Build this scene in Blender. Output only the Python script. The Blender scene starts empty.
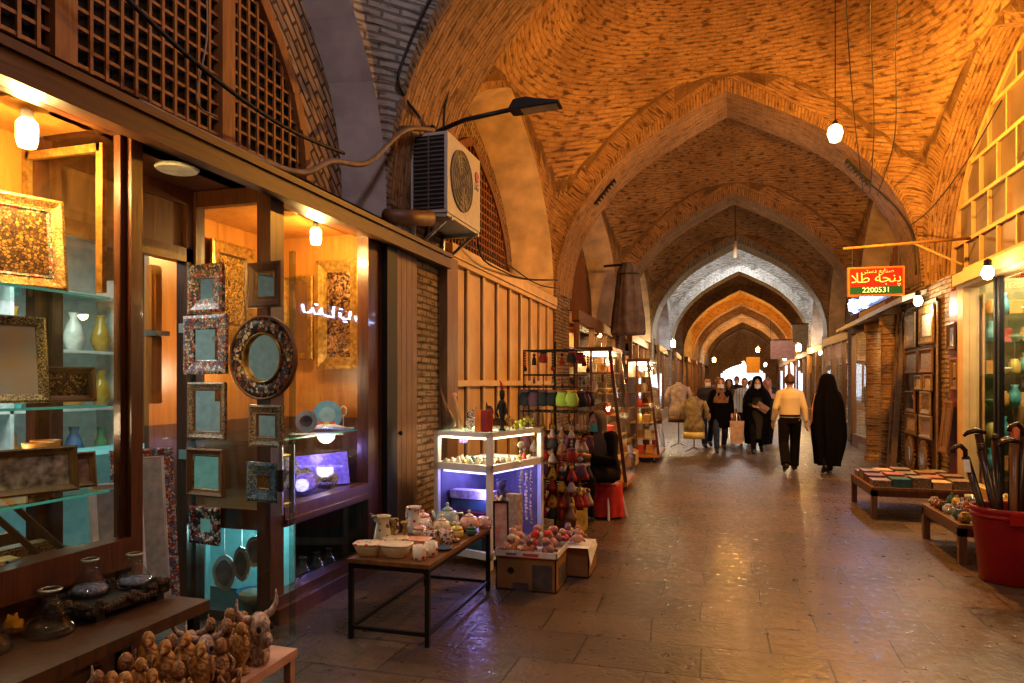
import bpy, math, random
from mathutils import Vector, Matrix, Euler
random.seed(7)
PI = math.pi
SC = bpy.context.scene
COL = SC.collection
R = math.radians

# ------------------------------------------------------------------ mesh builder
class MB:
    def __init__(s):
        s.v = []; s.f = []; s.m = []; s.uv = []; s.mi = 0; s.T = None; s.sm = []; s.smooth = False
    def add(s, vs, fs, uvs=None):
        b = len(s.v)
        if s.T is not None: vs = [s.T @ Vector(p) for p in vs]
        s.v += [tuple(p) for p in vs]
        for i, f in enumerate(fs):
            s.f.append(tuple(b + k for k in f)); s.m.append(s.mi); s.sm.append(s.smooth)
            s.uv.append(uvs[i] if uvs else None)
        return s
    def box(s, x0, x1, y0, y1, z0, z1):
        return s.add([(x0,y0,z0),(x1,y0,z0),(x1,y1,z0),(x0,y1,z0),(x0,y0,z1),(x1,y0,z1),(x1,y1,z1),(x0,y1,z1)],
              [(0,3,2,1),(4,5,6,7),(0,1,5,4),(1,2,6,5),(2,3,7,6),(3,0,4,7)])
    def bar(s, p, q, w, h=None, up=(0,0,1)):
        """square bar from p to q"""
        h = h or w; p = Vector(p); q = Vector(q); d = (q-p).normalized(); u = Vector(up)
        if abs(d.dot(u)) > .95: u = Vector((1,0,0)) if abs(d.x) < .9 else Vector((0,1,0))
        a = d.cross(u).normalized()*w/2; b = a.cross(d).normalized()*h/2
        vs = [p-a-b,p+a-b,p+a+b,p-a+b,q-a-b,q+a-b,q+a+b,q-a+b]
        return s.add(vs, [(0,3,2,1),(4,5,6,7),(0,1,5,4),(1,2,6,5),(2,3,7,6),(3,0,4,7)])
    def tube(s, pts, r, n=8, caps=True):
        pts = [Vector(p) for p in pts]; k = len(pts)
        rs = r if isinstance(r, (list, tuple)) else [r]*k
        vs = []; u = None
        for i, p in enumerate(pts):
            d = (pts[min(i+1,k-1)]-pts[max(i-1,0)])
            d = d.normalized() if d.length > 1e-9 else Vector((0,0,1))
            if u is None:
                u = Vector((0,0,1)) if abs(d.z) < .9 else Vector((1,0,0))
            u = (u - d*u.dot(d)); u = u.normalized() if u.length > 1e-6 else d.orthogonal().normalized()
            w = d.cross(u)
            for j in range(n):
                a = 2*PI*j/n
                vs.append(p + (u*math.cos(a)+w*math.sin(a))*rs[i])
        fs = []
        for i in range(k-1):
            for j in range(n):
                fs.append((i*n+j, i*n+(j+1)%n, (i+1)*n+(j+1)%n, (i+1)*n+j))
        if caps: fs += [tuple(range(n-1,-1,-1)), tuple((k-1)*n+j for j in range(n))]
        return s.add(vs, fs)
    def lathe(s, prof, n=16, c=(0,0,0), sx=1, sy=1, ring=False):
        """prof: (r,z) list; axis z"""
        vs = []; fs = []; k = len(prof)
        for r, z in prof:
            for j in range(n):
                a = 2*PI*j/n
                vs.append((c[0]+r*math.cos(a)*sx, c[1]+r*math.sin(a)*sy, c[2]+z))
        for i in range(k-1):
            for j in range(n):
                fs.append((i*n+j, i*n+(j+1)%n, (i+1)*n+(j+1)%n, (i+1)*n+j))
        if ring: fs += [((k-1)*n+j, (k-1)*n+(j+1)%n, (j+1)%n, j) for j in range(n)]; return s.add(vs, fs)
        if prof[0][0] > 1e-5: fs.append(tuple(range(n-1,-1,-1)))
        if prof[-1][0] > 1e-5: fs.append(tuple((k-1)*n+j for j in range(n)))
        return s.add(vs, fs)
    def ball(s, c, r, n=10, m=7):
        rx, ry, rz = r if isinstance(r, (list,tuple)) else (r,r,r)
        vs = [(c[0],c[1],c[2]-rz)]; fs = []
        for i in range(1,m):
            t = -PI/2+PI*i/m
            for j in range(n):
                a = 2*PI*j/n
                vs.append((c[0]+rx*math.cos(t)*math.cos(a), c[1]+ry*math.cos(t)*math.sin(a), c[2]+rz*math.sin(t)))
        vs.append((c[0],c[1],c[2]+rz)); e = len(vs)-1
        for j in range(n): fs.append((0, 1+(j+1)%n, 1+j)); fs.append((e, 1+(m-2)*n+j, 1+(m-2)*n+(j+1)%n))
        for i in range(m-2):
            for j in range(n): fs.append((1+i*n+j, 1+i*n+(j+1)%n, 1+(i+1)*n+(j+1)%n, 1+(i+1)*n+j))
        return s.add(vs, fs)
    def loft(s, rings, caps=True):
        n = len(rings[0]); vs = [p for r in rings for p in r]; fs = []
        for i in range(len(rings)-1):
            for j in range(n): fs.append((i*n+j, i*n+(j+1)%n, (i+1)*n+(j+1)%n, (i+1)*n+j))
        if caps: fs += [tuple(range(n-1,-1,-1)), tuple((len(rings)-1)*n+j for j in range(n))]
        return s.add(vs, fs)
    def prism(s, poly, fn0, fn1):
        """poly 2D -> two faces by fn(u,v)"""
        n = len(poly); vs = [fn0(*p) for p in poly]+[fn1(*p) for p in poly]
        fs = [tuple(range(n-1,-1,-1)), tuple(range(n,2*n))]+[(i,(i+1)%n,n+(i+1)%n,n+i) for i in range(n)]
        return s.add(vs, fs)
    def ringframe(s, w, h, b, d, prof=None):
        """picture frame, centred, in the XZ plane, front toward -Y; mitred with a profile of (inset, y)"""
        prof = prof or [(0,0),(0,-d),(b*.25,-d*1.25),(b*.7,-d*.7),(b,-d*.5),(b,0)]
        vs = []; fs = []
        for i, (a, y) in enumerate(prof):
            X, Z = w/2-a, h/2-a
            vs += [(-X,y,-Z),(X,y,-Z),(X,y,Z),(-X,y,Z)]
        uvs = []
        for i in range(len(prof)-1):
            for j in range(4):
                fs.append((i*4+j, i*4+(j+1)%4, (i+1)*4+(j+1)%4, (i+1)*4+j))
        return s.add(vs, fs)
    def build(s, name, mats, parent=None, loc=None, rot=None):
        me = bpy.data.meshes.new(name)
        me.from_pydata(s.v, [], s.f)
        mats = mats if isinstance(mats, (list, tuple)) else [mats]
        for mt in mats: me.materials.append(mt)
        me.polygons.foreach_set('material_index', s.m)
        me.polygons.foreach_set('use_smooth', s.sm)
        uvl = me.uv_layers.new(name='UVMap')
        me.update()
        for i, p in enumerate(me.polygons):
            u = s.uv[i]; nx, ny, nz = (abs(c) for c in p.normal)
            for k, li in enumerate(p.loop_indices):
                if u: uvl.data[li].uv = u[k]
                else:
                    x, y, z = me.vertices[me.loops[li].vertex_index].co
                    uvl.data[li].uv = (x, y) if nz >= nx and nz >= ny else ((y, z) if nx >= ny else (x, z))
        o = bpy.data.objects.new(name, me); COL.objects.link(o)
        if parent: o.parent = parent
        if loc is not None: o.location = loc
        if rot is not None: o.rotation_euler = rot
        return o

def empty(name, loc=(0,0,0), rz=0, rot=None):
    o = bpy.data.objects.new(name, None); COL.objects.link(o); o.empty_display_size = .1
    o.location = loc; o.rotation_euler = rot if rot else (0,0,rz)
    return o
def tag(o, label, cat, group=None):
    o['label'] = label; o['category'] = cat
    if group: o['group'] = group
    return o
def thing(name, label, cat, loc=(0,0,0), rz=0, group=None, rot=None):
    return tag(empty(name, loc, rz, rot), label, cat, group)
def struct(o):
    o['kind'] = 'structure'; return o
def dup(root, label, loc=None, rot=None, group=None, scale=None):
    r = root.copy(); COL.objects.link(r); r['label'] = label
    if group: r['group'] = group
    if loc is not None: r.location = loc
    if rot is not None: r.rotation_euler = rot
    if scale is not None: r.scale = scale if isinstance(scale,(tuple,list)) else (scale,)*3
    for ch in list(root.children):
        c = ch.copy(); COL.objects.link(c); c.parent = r
        for g in list(ch.children):
            d = g.copy(); COL.objects.link(d); d.parent = c
    return r
ORD = ['first','second','third','fourth','fifth','sixth','seventh','eighth','ninth','tenth','eleventh','twelfth','thirteenth','fourteenth']

# ------------------------------------------------------------------ materials
def newmat(name):
    m = bpy.data.materials.new(name); m.use_nodes = True
    nt = m.node_tree; b = nt.nodes['Principled BSDF']
    return m, nt, b
def N(nt, t, **kw):
    n = nt.nodes.new(t)
    for k, v in kw.items():
        if k in n.inputs: n.inputs[k].default_value = v
        else: setattr(n, k, v)
    return n
def L(nt, a, b): nt.links.new(a, b)
def ramp(nt, fac, cols):
    r = nt.nodes.new('ShaderNodeValToRGB'); e = r.color_ramp.elements
    for i, (p, c) in enumerate(cols):
        el = e[i] if i < 2 else e.new(p)
        el.position = p; el.color = (*c, 1)
    L(nt, fac, r.inputs[0]); return r.outputs[0]
def rgb(c): return (*c, 1)
def plain(name, c, rough=.5, metal=0, var=.12, scale=12, bump=0, emis=None, estr=0, c2=None, spec=None, coat=0):
    """flat paint with a little mottling"""
    m, nt, b = newmat(name)
    b.inputs['Roughness'].default_value = rough; b.inputs['Metallic'].default_value = metal
    if spec is not None: b.inputs['Specular IOR Level'].default_value = spec
    if coat: b.inputs['Coat Weight'].default_value = coat
    tc = N(nt, 'ShaderNodeTexCoord'); nz = N(nt, 'ShaderNodeTexNoise', Scale=scale, Detail=3.0)
    L(nt, tc.outputs['Object'], nz.inputs['Vector'])
    d = c2 or tuple(max(0, x*(1-var*2)) for x in c); e = c if c2 else tuple(min(1, x*(1+var)) for x in c)
    L(nt, ramp(nt, nz.outputs[0], [(.3,d),(.7,e)]), b.inputs['Base Color'])
    if bump:
        bp = N(nt, 'ShaderNodeBump', Strength=bump, Distance=.02); L(nt, nz.outputs[0], bp.inputs['Height']); L(nt, bp.outputs[0], b.inputs['Normal'])
    if emis: b.inputs['Emission Color'].default_value = rgb(emis); b.inputs['Emission Strength'].default_value = estr
    return m
def wood(name, c1, c2, rough=.4, scale=6, stretch=(1,1,.12), coat=0.0):
    m, nt, b = newmat(name); b.inputs['Roughness'].default_value = rough; b.inputs['Coat Weight'].default_value = coat
    tc = N(nt, 'ShaderNodeTexCoord'); mp = N(nt, 'ShaderNodeMapping'); mp.inputs['Scale'].default_value = stretch
    nz = N(nt, 'ShaderNodeTexNoise', Scale=scale*4, Detail=5.0, Distortion=1.2)
    L(nt, tc.outputs['Object'], mp.inputs[0]); L(nt, mp.outputs[0], nz.inputs['Vector'])
    L(nt, ramp(nt, nz.outputs[0], [(.3,c1),(.72,c2)]), b.inputs['Base Color'])
    bp = N(nt, 'ShaderNodeBump', Strength=.15, Distance=.01); L(nt, nz.outputs[0], bp.inputs['Height']); L(nt, bp.outputs[0], b.inputs['Normal'])
    return m
def brick(name, c1, c2, mort, bw=.22, bh=.06, ms=.012, rot=0, bumpd=.03, rough=.85, dirt=(.35,.3,.25), dirtk=.6):
    m, nt, b = newmat(name); b.inputs['Roughness'].default_value = rough
    tc = N(nt, 'ShaderNodeTexCoord'); mp = N(nt, 'ShaderNodeMapping'); mp.inputs['Rotation'].default_value = (0,0,rot)
    L(nt, tc.outputs['UV'], mp.inputs[0])
    wz = N(nt, 'ShaderNodeTexNoise', Scale=1.7, Detail=2.0); L(nt, mp.outputs[0], wz.inputs['Vector'])
    ad = N(nt, 'ShaderNodeVectorMath', operation='MULTIPLY_ADD'); ad.inputs[1].default_value = (.05,.05,0)
    L(nt, wz.outputs['Color'], ad.inputs[0]); L(nt, mp.outputs[0], ad.inputs[2])
    bt = N(nt, 'ShaderNodeTexBrick', Scale=1.0); L(nt, ad.outputs[0], bt.inputs['Vector'])
    bt.inputs['Brick Width'].default_value = bw; bt.inputs['Row Height'].default_value = bh; bt.inputs['Mortar Size'].default_value = ms
    bt.inputs['Mortar Smooth'].default_value = .3; bt.inputs['Bias'].default_value = -.1
    bt.inputs['Color1'].default_value = rgb(c1); bt.inputs['Color2'].default_value = rgb(c2); bt.inputs['Mortar'].default_value = rgb(mort)
    nz = N(nt, 'ShaderNodeTexNoise', Scale=.9, Detail=6.0, Roughness=.65); L(nt, tc.outputs['Object'], nz.inputs['Vector'])
    f = ramp(nt, nz.outputs[0], [(.36,(0,0,0)),(.62,(1,1,1))])
    mx = N(nt, 'ShaderNodeMix', data_type='RGBA', blend_type='MULTIPLY')
    k = N(nt, 'ShaderNodeMath', operation='MULTIPLY_ADD'); k.inputs[1].default_value = -dirtk; k.inputs[2].default_value = dirtk
    L(nt, f, k.inputs[0]); L(nt, k.outputs[0], mx.inputs[0]); L(nt, bt.outputs[0], mx.inputs[6]); mx.inputs[7].default_value = rgb(dirt)
    # patches of dark, recessed bricks
    n2 = N(nt, 'ShaderNodeTexNoise', Scale=13.0, Detail=3.0)
    m2 = N(nt, 'ShaderNodeMapping'); m2.inputs['Scale'].default_value = (.35,2.2,1); L(nt, mp.outputs[0], m2.inputs[0]); L(nt, m2.outputs[0], n2.inputs['Vector'])
    f2 = ramp(nt, n2.outputs[0], [(.36,(.34,.31,.28)),(.47,(1,1,1))])
    m3 = N(nt, 'ShaderNodeMix', data_type='RGBA', blend_type='MULTIPLY'); m3.inputs[0].default_value = 1
    L(nt, mx.outputs[2], m3.inputs[6]); L(nt, f2, m3.inputs[7]); L(nt, m3.outputs[2], b.inputs['Base Color'])
    bp = N(nt, 'ShaderNodeBump', Strength=.8, Distance=bumpd, invert=True); L(nt, bt.outputs['Fac'], bp.inputs['Height'])
    b2 = N(nt, 'ShaderNodeBump', Strength=.5, Distance=.02); L(nt, n2.outputs[0], b2.inputs['Height']); L(nt, bp.outputs[0], b2.inputs['Normal']); L(nt, b2.outputs[0], b.inputs['Normal'])
    return m
def paving():
    m, nt, b = newmat('stone paving')
    tc = N(nt, 'ShaderNodeTexCoord')
    wz = N(nt, 'ShaderNodeTexNoise', Scale=.8, Detail=1.0); L(nt, tc.outputs['UV'], wz.inputs['Vector'])
    ad = N(nt, 'ShaderNodeVectorMath', operation='MULTIPLY_ADD'); ad.inputs[1].default_value = (.14,.1,0)
    L(nt, wz.outputs['Color'], ad.inputs[0]); L(nt, tc.outputs['UV'], ad.inputs[2])
    bt = N(nt, 'ShaderNodeTexBrick', Scale=1.0, offset=.43); L(nt, ad.outputs[0], bt.inputs['Vector'])
    bt.inputs['Brick Width'].default_value = .68; bt.inputs['Row Height'].default_value = .42; bt.inputs['Mortar Size'].default_value = .006; bt.inputs['Mortar Smooth'].default_value = .4
    bt.inputs['Color1'].default_value = (.145,.105,.08,1); bt.inputs['Color2'].default_value = (.085,.065,.055,1); bt.inputs['Mortar'].default_value = (.03,.023,.018,1)
    nz = N(nt, 'ShaderNodeTexNoise', Scale=2.2, Detail=6.0, Roughness=.6); L(nt, tc.outputs['UV'], nz.inputs['Vector'])
    mx = N(nt, 'ShaderNodeMix', data_type='RGBA', blend_type='MULTIPLY'); mx.inputs[0].default_value = .8
    L(nt, bt.outputs[0], mx.inputs[6]); L(nt, ramp(nt, nz.outputs[0], [(.3,(.55,.5,.48)),(.7,(1.25,1.2,1.15))]), mx.inputs[7]); L(nt, mx.outputs[2], b.inputs['Base Color'])
    n2 = N(nt, 'ShaderNodeTexVoronoi', Scale=34.0); L(nt, tc.outputs['UV'], n2.inputs['Vector'])
    n3 = N(nt, 'ShaderNodeTexNoise', Scale=14.0, Detail=4.0); L(nt, tc.outputs['UV'], n3.inputs['Vector'])
    L(nt, ramp(nt, n3.outputs[0], [(.3,(.24,.24,.24)),(.7,(.5,.5,.5))]), b.inputs['Roughness'])
    bp = N(nt, 'ShaderNodeBump', Strength=.7, Distance=.012, invert=True); L(nt, bt.outputs['Fac'], bp.inputs['Height'])
    b2 = N(nt, 'ShaderNodeBump', Strength=.3, Distance=.006); L(nt, n2.outputs[0], b2.inputs['Height']); L(nt, bp.outputs[0], b2.inputs['Normal'])
    b3 = N(nt, 'ShaderNodeBump', Strength=.35, Distance=.012); L(nt, n3.outputs[0], b3.inputs['Height']); L(nt, b2.outputs[0], b3.inputs['Normal'])
    L(nt, b3.outputs[0], b.inputs['Normal'])
    return m
def glassmat(name, tint=(.97,.99,.98), k=1.0):
    """thin window glass: clear, with the mirror part growing at grazing angles"""
    m, nt, b = newmat(name); nt.nodes.remove(b); out = nt.nodes['Material Output']
    t = N(nt, 'ShaderNodeBsdfTransparent'); t.inputs[0].default_value = rgb(tint)
    gl = N(nt, 'ShaderNodeBsdfGlossy', Roughness=.0); gl.inputs[0].default_value = (1,1,1,1)
    ge = N(nt, 'ShaderNodeNewGeometry'); dt = N(nt, 'ShaderNodeVectorMath', operation='DOT_PRODUCT')
    L(nt, ge.outputs['Incoming'], dt.inputs[0]); L(nt, ge.outputs['Normal'], dt.inputs[1])
    ab = N(nt, 'ShaderNodeMath', operation='ABSOLUTE'); L(nt, dt.outputs['Value'], ab.inputs[0])
    om = N(nt, 'ShaderNodeMath', operation='SUBTRACT'); om.inputs[0].default_value = 1; L(nt, ab.outputs[0], om.inputs[1])
    pw = N(nt, 'ShaderNodeMath', operation='POWER'); pw.inputs[1].default_value = 5; L(nt, om.outputs[0], pw.inputs[0])
    mu = N(nt, 'ShaderNodeMath', operation='MULTIPLY_ADD', use_clamp=True); mu.inputs[1].default_value = .7; mu.inputs[2].default_value = .03*k; L(nt, pw.outputs[0], mu.inputs[0])
    mx = N(nt, 'ShaderNodeMixShader'); L(nt, mu.outputs[0], mx.inputs[0]); L(nt, t.outputs[0], mx.inputs[1]); L(nt, gl.outputs[0], mx.inputs[2])
    L(nt, mx.outputs[0], out.inputs[0]); return m
def emit(name, c, s):
    m, nt, b = newmat(name); nt.nodes.remove(b)
    e = N(nt, 'ShaderNodeEmission', Strength=s); e.inputs[0].default_value = rgb(c); L(nt, e.outputs[0], nt.nodes['Material Output'].inputs[0]); return m
def mosaic(name, cols, scale=40, rough=.35, dark=(.02,.02,.03)):
    """painted all-over ornament: cells of several colours with dark outlines"""
    m, nt, b = newmat(name); b.inputs['Roughness'].default_value = rough
    tc = N(nt, 'ShaderNodeTexCoord')
    v = N(nt, 'ShaderNodeTexVoronoi', Scale=scale); L(nt, tc.outputs['Object'], v.inputs['Vector'])
    sp = N(nt, 'ShaderNodeSeparateColor'); L(nt, v.outputs['Color'], sp.inputs[0])
    n = len(cols); c = ramp(nt, sp.outputs[0], [(i/n, q) for i, q in enumerate(cols)])
    c.node.color_ramp.interpolation = 'CONSTANT'
    w = N(nt, 'ShaderNodeTexVoronoi', Scale=scale, feature='DISTANCE_TO_EDGE'); L(nt, tc.outputs['Object'], w.inputs['Vector'])
    f = ramp(nt, w.outputs[0], [(.04,dark),(.12,(1,1,1))])
    mx = N(nt, 'ShaderNodeMix', data_type='RGBA', blend_type='MULTIPLY'); mx.inputs[0].default_value = 1
    L(nt, c, mx.inputs[6]); L(nt, f, mx.inputs[7]); L(nt, mx.outputs[2], b.inputs['Base Color']); return m
def relief(name, c1, c2, scale=20, metal=.6, rough=.35, bump=.8):
    m, nt, b = newmat(name); b.inputs['Roughness'].default_value = rough; b.inputs['Metallic'].default_value = metal
    tc = N(nt, 'ShaderNodeTexCoord'); nz = N(nt, 'ShaderNodeTexNoise', Scale=scale, Detail=3.0, Distortion=2.5); L(nt, tc.outputs['Object'], nz.inputs['Vector'])
    L(nt, ramp(nt, nz.outputs[0], [(.4,c1),(.6,c2)]), b.inputs['Base Color'])
    bp = N(nt, 'ShaderNodeBump', Strength=bump, Distance=.02); L(nt, nz.outputs[0], bp.inputs['Height']); L(nt, bp.outputs[0], b.inputs['Normal']); return m

M = {}
M['vault'] = brick('vault brick', (.47,.29,.14), (.39,.23,.11), (.33,.2,.095), .2, .048, .008, bumpd=.02)
M['vaultdiag'] = brick('pendentive brick', (.47,.29,.14), (.38,.22,.105), (.33,.2,.095), .2, .048, .008, rot=R(38), bumpd=.02)
M['arch'] = brick('arch brick', (.45,.28,.14), (.35,.21,.1), (.27,.16,.08), .22, .055, .009, bumpd=.02)
M['greybrick'] = brick('pale grey brick', (.42,.38,.33), (.33,.3,.26), (.2,.18,.16), .24, .062, .011)
M['pier'] = brick('pier brick', (.36,.25,.16), (.27,.19,.13), (.13,.09,.06), .21, .065, .012)
M['herring'] = brick('herringbone brick', (.45,.31,.18), (.3,.2,.12), (.1,.06,.035), .2, .075, .012, rot=R(45))
M['plaster'] = plain('cream plaster', (.66,.5,.34), .8, var=.14, scale=3, bump=.15)
M['greyplaster'] = plain('grey plaster', (.36,.32,.31), .85, var=.16, scale=3, bump=.25)
M['floor'] = paving()
M['redwood'] = wood('red brown wood', (.06,.02,.009), (.13,.045,.017), .35, coat=.3)
M['darkwood'] = wood('dark wood', (.05,.024,.013), (.1,.05,.025), .45)
M['orangewood'] = wood('orange veneer', (.34,.14,.03), (.5,.23,.055), .35, scale=3)
M['midwood'] = wood('mid brown wood', (.13,.06,.026), (.22,.11,.048), .5)
M['palewood'] = wood('pale wood', (.42,.26,.12), (.56,.38,.2), .5)
M['latticewood'] = wood('lattice wood', (.2,.08,.022), (.32,.14,.042), .6)
M['cornice'] = wood('cornice wood', (.065,.025,.012), (.12,.05,.023), .5, stretch=(1,.1,1))
M['black'] = plain('black', (.012,.011,.012), .6)
M['blackmetal'] = plain('black metal', (.02,.02,.022), .45, .4)
M['glass'] = glassmat('window glass', k=1.0)
M['shadepaint'] = plain('dark void', (.012,.009,.008), 1)  # near-black colour that paints in the shade behind lattice and slats
M['cream'] = plain('cream paint', (.56,.39,.2), .5, var=.08, scale=4)
M['creampanel'] = plain('cream shutter panel', (.52,.34,.155), .5, var=.1, scale=3)
M['steel'] = plain('steel', (.55,.55,.55), .28, .9)
M['white'] = plain('white paint', (.75,.74,.72), .45)
M['brass'] = plain('brass', (.6,.38,.12), .3, .9)

# ------------------------------------------------------------------ camera
cd = bpy.data.cameras.new('camera'); cam = bpy.data.objects.new('camera', cd); COL.objects.link(cam)
cam.location = (0,0,1.55); cam.rotation_euler = (PI/2, 0, math.atan(201/683))
cd.sensor_width = 36; cd.lens = 36*683/1024
cd.shift_y = (382-341.5)/1024; cd.clip_start = .05; cd.clip_end = 300
SC.camera = cam

def lamp(loc, power, col, r=.04, name='bulb_or_fill_light'):  # point light, used for bulbs and for added fills alike
    l = bpy.data.lights.new(name, 'POINT'); l.energy = power; l.color = col; l.shadow_soft_size = r
    o = bpy.data.objects.new(name, l); COL.objects.link(o); o.location = loc; return o
def area(loc, rot, size, power, col, name='light', sy=None):
    l = bpy.data.lights.new(name, 'AREA'); l.energy = power; l.color = col; l.size = size
    if sy: l.shape = 'RECTANGLE'; l.size_y = sy
    o = bpy.data.objects.new(name, l); COL.objects.link(o); o.location = loc; o.rotation_euler = rot; return o

# ------------------------------------------------------------------ the vaulted street
W = 2.93; CX = .2
def cx(y): return CX + max(0, y-12)*.045          # the lane bends slightly
GT = [(0,1),(.1,.962),(.2,.915),(.41,.815),(.55,.735),(.69,.625),(.82,.49),(.92,.345),(.97,.21),(.99,.12),(1,0)]
def g(u):
    u = abs(u)
    for (a,p),(b,q) in zip(GT, GT[1:]):
        if u <= b: return p+(q-p)*(u-a)/(b-a)
    return 0
ZS, ZT, ZL = 3.15, 6.63, 5.7
YS = [-7.6,-1.1,5.4,11.9,18.4,24.9,31.4,37.9,44.4,50.9,57.4,63.9]; AW = 1.2
def us(n):                                          # sample positions, dense near the springing
    return [math.sin(PI/2*(2*i/n-1)) for i in range(n+1)]
U = us(44)
def vault(i, mat, hole=0):
    y0, y1 = YS[i]+AW, YS[i+1]; yc = (y0+y1)/2; hl = (y1-y0)/2
    b = MB(); b.smooth = True; P = []; T = []
    for v in U:
        for u in U:
            zt = ZS+(ZT-ZS)*g(u); zl = ZS+(ZL-ZS)*g(v); c = zt+zl-ZS
            dm = 7.75-1.1*v*v-2.05*u*u
            y = yc+v*hl
            P.append((cx(y)+u*W, y, min(c, dm)))
            rr = math.hypot(u*W, v*hl)
            T.append((math.atan2(v*hl, u*W)*2.6, rr*.9 if c > dm else rr*.55-min(c,dm)*.9, c > dm))
    n = len(U); fs = []; uvs = []
    for j in range(n-1):
        for k in range(n-1):
            q = (j*n+k, j*n+k+1, (j+1)*n+k+1, (j+1)*n+k)
            if hole and all(math.hypot(P[a][0]-cx(yc), P[a][1]-yc) < hole for a in q): continue
            q = q[::-1]
            t = [T[a] for a in q]; th = [a[0] for a in t]; m = max(th)
            uv = [(a[0]+(2*PI*2.6 if m-a[0] > PI*2.6 else 0), a[1]) for a in t]
            b.mi = 0 if sum(a[2] for a in t) >= 2 else 1
            b.add([P[a] for a in q], [(0,1,2,3)], [uv])
    return struct(b.build('ceiling', mat))
def arch(i, mat, d=AW, drop=.24):
    y0 = YS[i]; y1 = y0+d; w = W-.04
    for nm, sgn in (('ceiling_arch',0),):
        b = MB(); b.smooth = False
        prof = [(u*w, ZS+(ZT-drop-ZS)*g(u)) for u in U]; out = [(u*(W+.02), ZS+(ZT-ZS)*g(u)+.02) for u in U]
        s = 0
        for k in range(len(U)-1):
            (xa,za),(xb,zb) = prof[k],prof[k+1]; l = math.hypot(xb-xa, zb-za)
            ca, cb = cx(y0), cx(y1)
            b.smooth = True
            b.add([(ca+xa,y0,za),(ca+xb,y0,zb),(cb+xb,y1,zb),(cb+xa,y1,za)], [(0,1,2,3)][::-1], [[(s,y0),(s+l,y0),(s+l,y1),(s,y1)]])
            b.smooth = False
            (xc,zc),(xd,zd) = out[k],out[k+1]
            for yy, cc in ((y0,ca),(y1,cb)):
                b.add([(cc+xa,yy,za),(cc+xb,yy,zb),(cc+xd,yy,zd),(cc+xc,yy,zc)], [(0,1,2,3)], [[(0,s),(0,s+l),(.22,s+l),(.22,s)]])
            s += l
        o = struct(b.build('ceiling', mat))
    for sg in (-1,1):
        b = MB(); xa, xb = sorted((cx(y0)+sg*w, cx(y0)+sg*(w+.75)))
        b.box(xa, xb, y0, y1, 0, ZS); 
        xa, xb = sorted((cx(y0)+sg*W, cx(y0)+sg*(w+.75)))
        b.box(xa, xb, y0, y1, ZS, ZL+.4)
        struct(b.build('wall_left' if sg < 0 else 'wall_right', M['pier']))
GS = U[4:-4]
def lunette(i, sg, depth=.6, shrink=.9, soff='plaster', back='herring', z0=2.95):
    """side arch: sloping soffit from the vault edge to a recessed end wall"""
    y0, y1 = YS[i]+AW, YS[i+1]; yc = (y0+y1)/2; hl = (y1-y0)/2; b = MB()
    pts = [(v, ZS+(ZL-ZS)*g(v)) for v in U]
    o = lambda v, z: (cx(yc+v*hl)+sg*W, yc+v*hl, z)
    def q(v, z): return (cx(yc+v*hl)+sg*(W+depth), yc+v*hl*shrink, z0+(z-z0)*(.5+shrink/2))
    pts = [(-1,z0)]+pts+[(1,z0)]; s = 0; b.smooth = False
    for (va,za),(vb,zb) in zip(pts, pts[1:]):
        l = math.hypot((vb-va)*hl, zb-za)
        b.smooth = True
        b.mi = 0; b.add([o(va,za),o(vb,zb),q(vb,zb),q(va,za)], [(0,1,2,3)], [[(s,0),(s+l,0),(s+l,depth),(s,depth)]]); s += l
    b.smooth = False; b.mi = 1
    for (va,za),(vb,zb) in zip(pts, pts[1:]):
        if vb-va < 1e-6: continue
        A, B = q(va,za), q(vb,zb); A0, B0 = (A[0],A[1],z0-.1), (B[0],B[1],z0-.1)
        b.add([A,B,B0,A0], [(0,1,2,3)])
    b.mi = 2
    x0, x1 = sorted((sg*(W-.02), sg*(W+depth)))
    yb = [y0, y1]
    b.add([(cx(y0)+x0,y0,z0),(cx(y0)+x1,y0,z0),(cx(y1)+x1,y1,z0),(cx(y1)+x0,y1,z0)], [(0,1,2,3)])
    return struct(b.build('wall_left' if sg < 0 else 'wall_right', [M[soff], M[back], M['darkwood']]))
def lat_profile(i, sg, depth, shrink, k, z0=2.95):
    """height of the recessed arch scaled by k about its foot, as a function of y"""
    y0, y1 = YS[i]+AW, YS[i+1]; yc = (y0+y1)/2; hl = (y1-y0)/2*shrink*k
    top = z0+(ZL-z0)*(.5+shrink/2)
    return yc, hl, (lambda y: z0+(ZS-z0)*k+(top-ZS)*k*g((y-yc)/hl) if abs(y-yc) < hl else z0)

vm = [M['vault'], M['vaultdiag']]
gm = [M['greybrick'], M['greybrick']]
for i in range(len(YS)-1):
    vault(i, gm if i in (1,5) else vm, hole=.9 if i == 5 else 0)
    for sg in (-1,1):
        if i == 3 or (i,sg) in ((1,-1),(2,-1),(2,1)): continue
        lunette(i, sg, .45, .93, 'plaster' if i < 5 else 'greyplaster', 'pier')
for i in range(len(YS)): arch(i, M['greybrick'] if i in (5,6) else M['arch'])
lunette(1, -1, .34, .94, 'greyplaster', 'herring')
lunette(2, -1, .65, .87, 'plaster', 'herring')
lunette(2, 1, .4, .95, 'vault', 'vault')
lunette(3, -1, .65, .87); lunette(3, 1, .65, .87)
b = MB(); b.box(-9, 12, -9, 80, -.3, 0); struct(b.build('floor', M['floor']))
b = MB(); b.box(-6, 6, -9.2, -9, 0, 8); struct(b.build('light_block_wall', M['pier']))  # added wall across the lane behind the camera, blocks sky light
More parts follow.
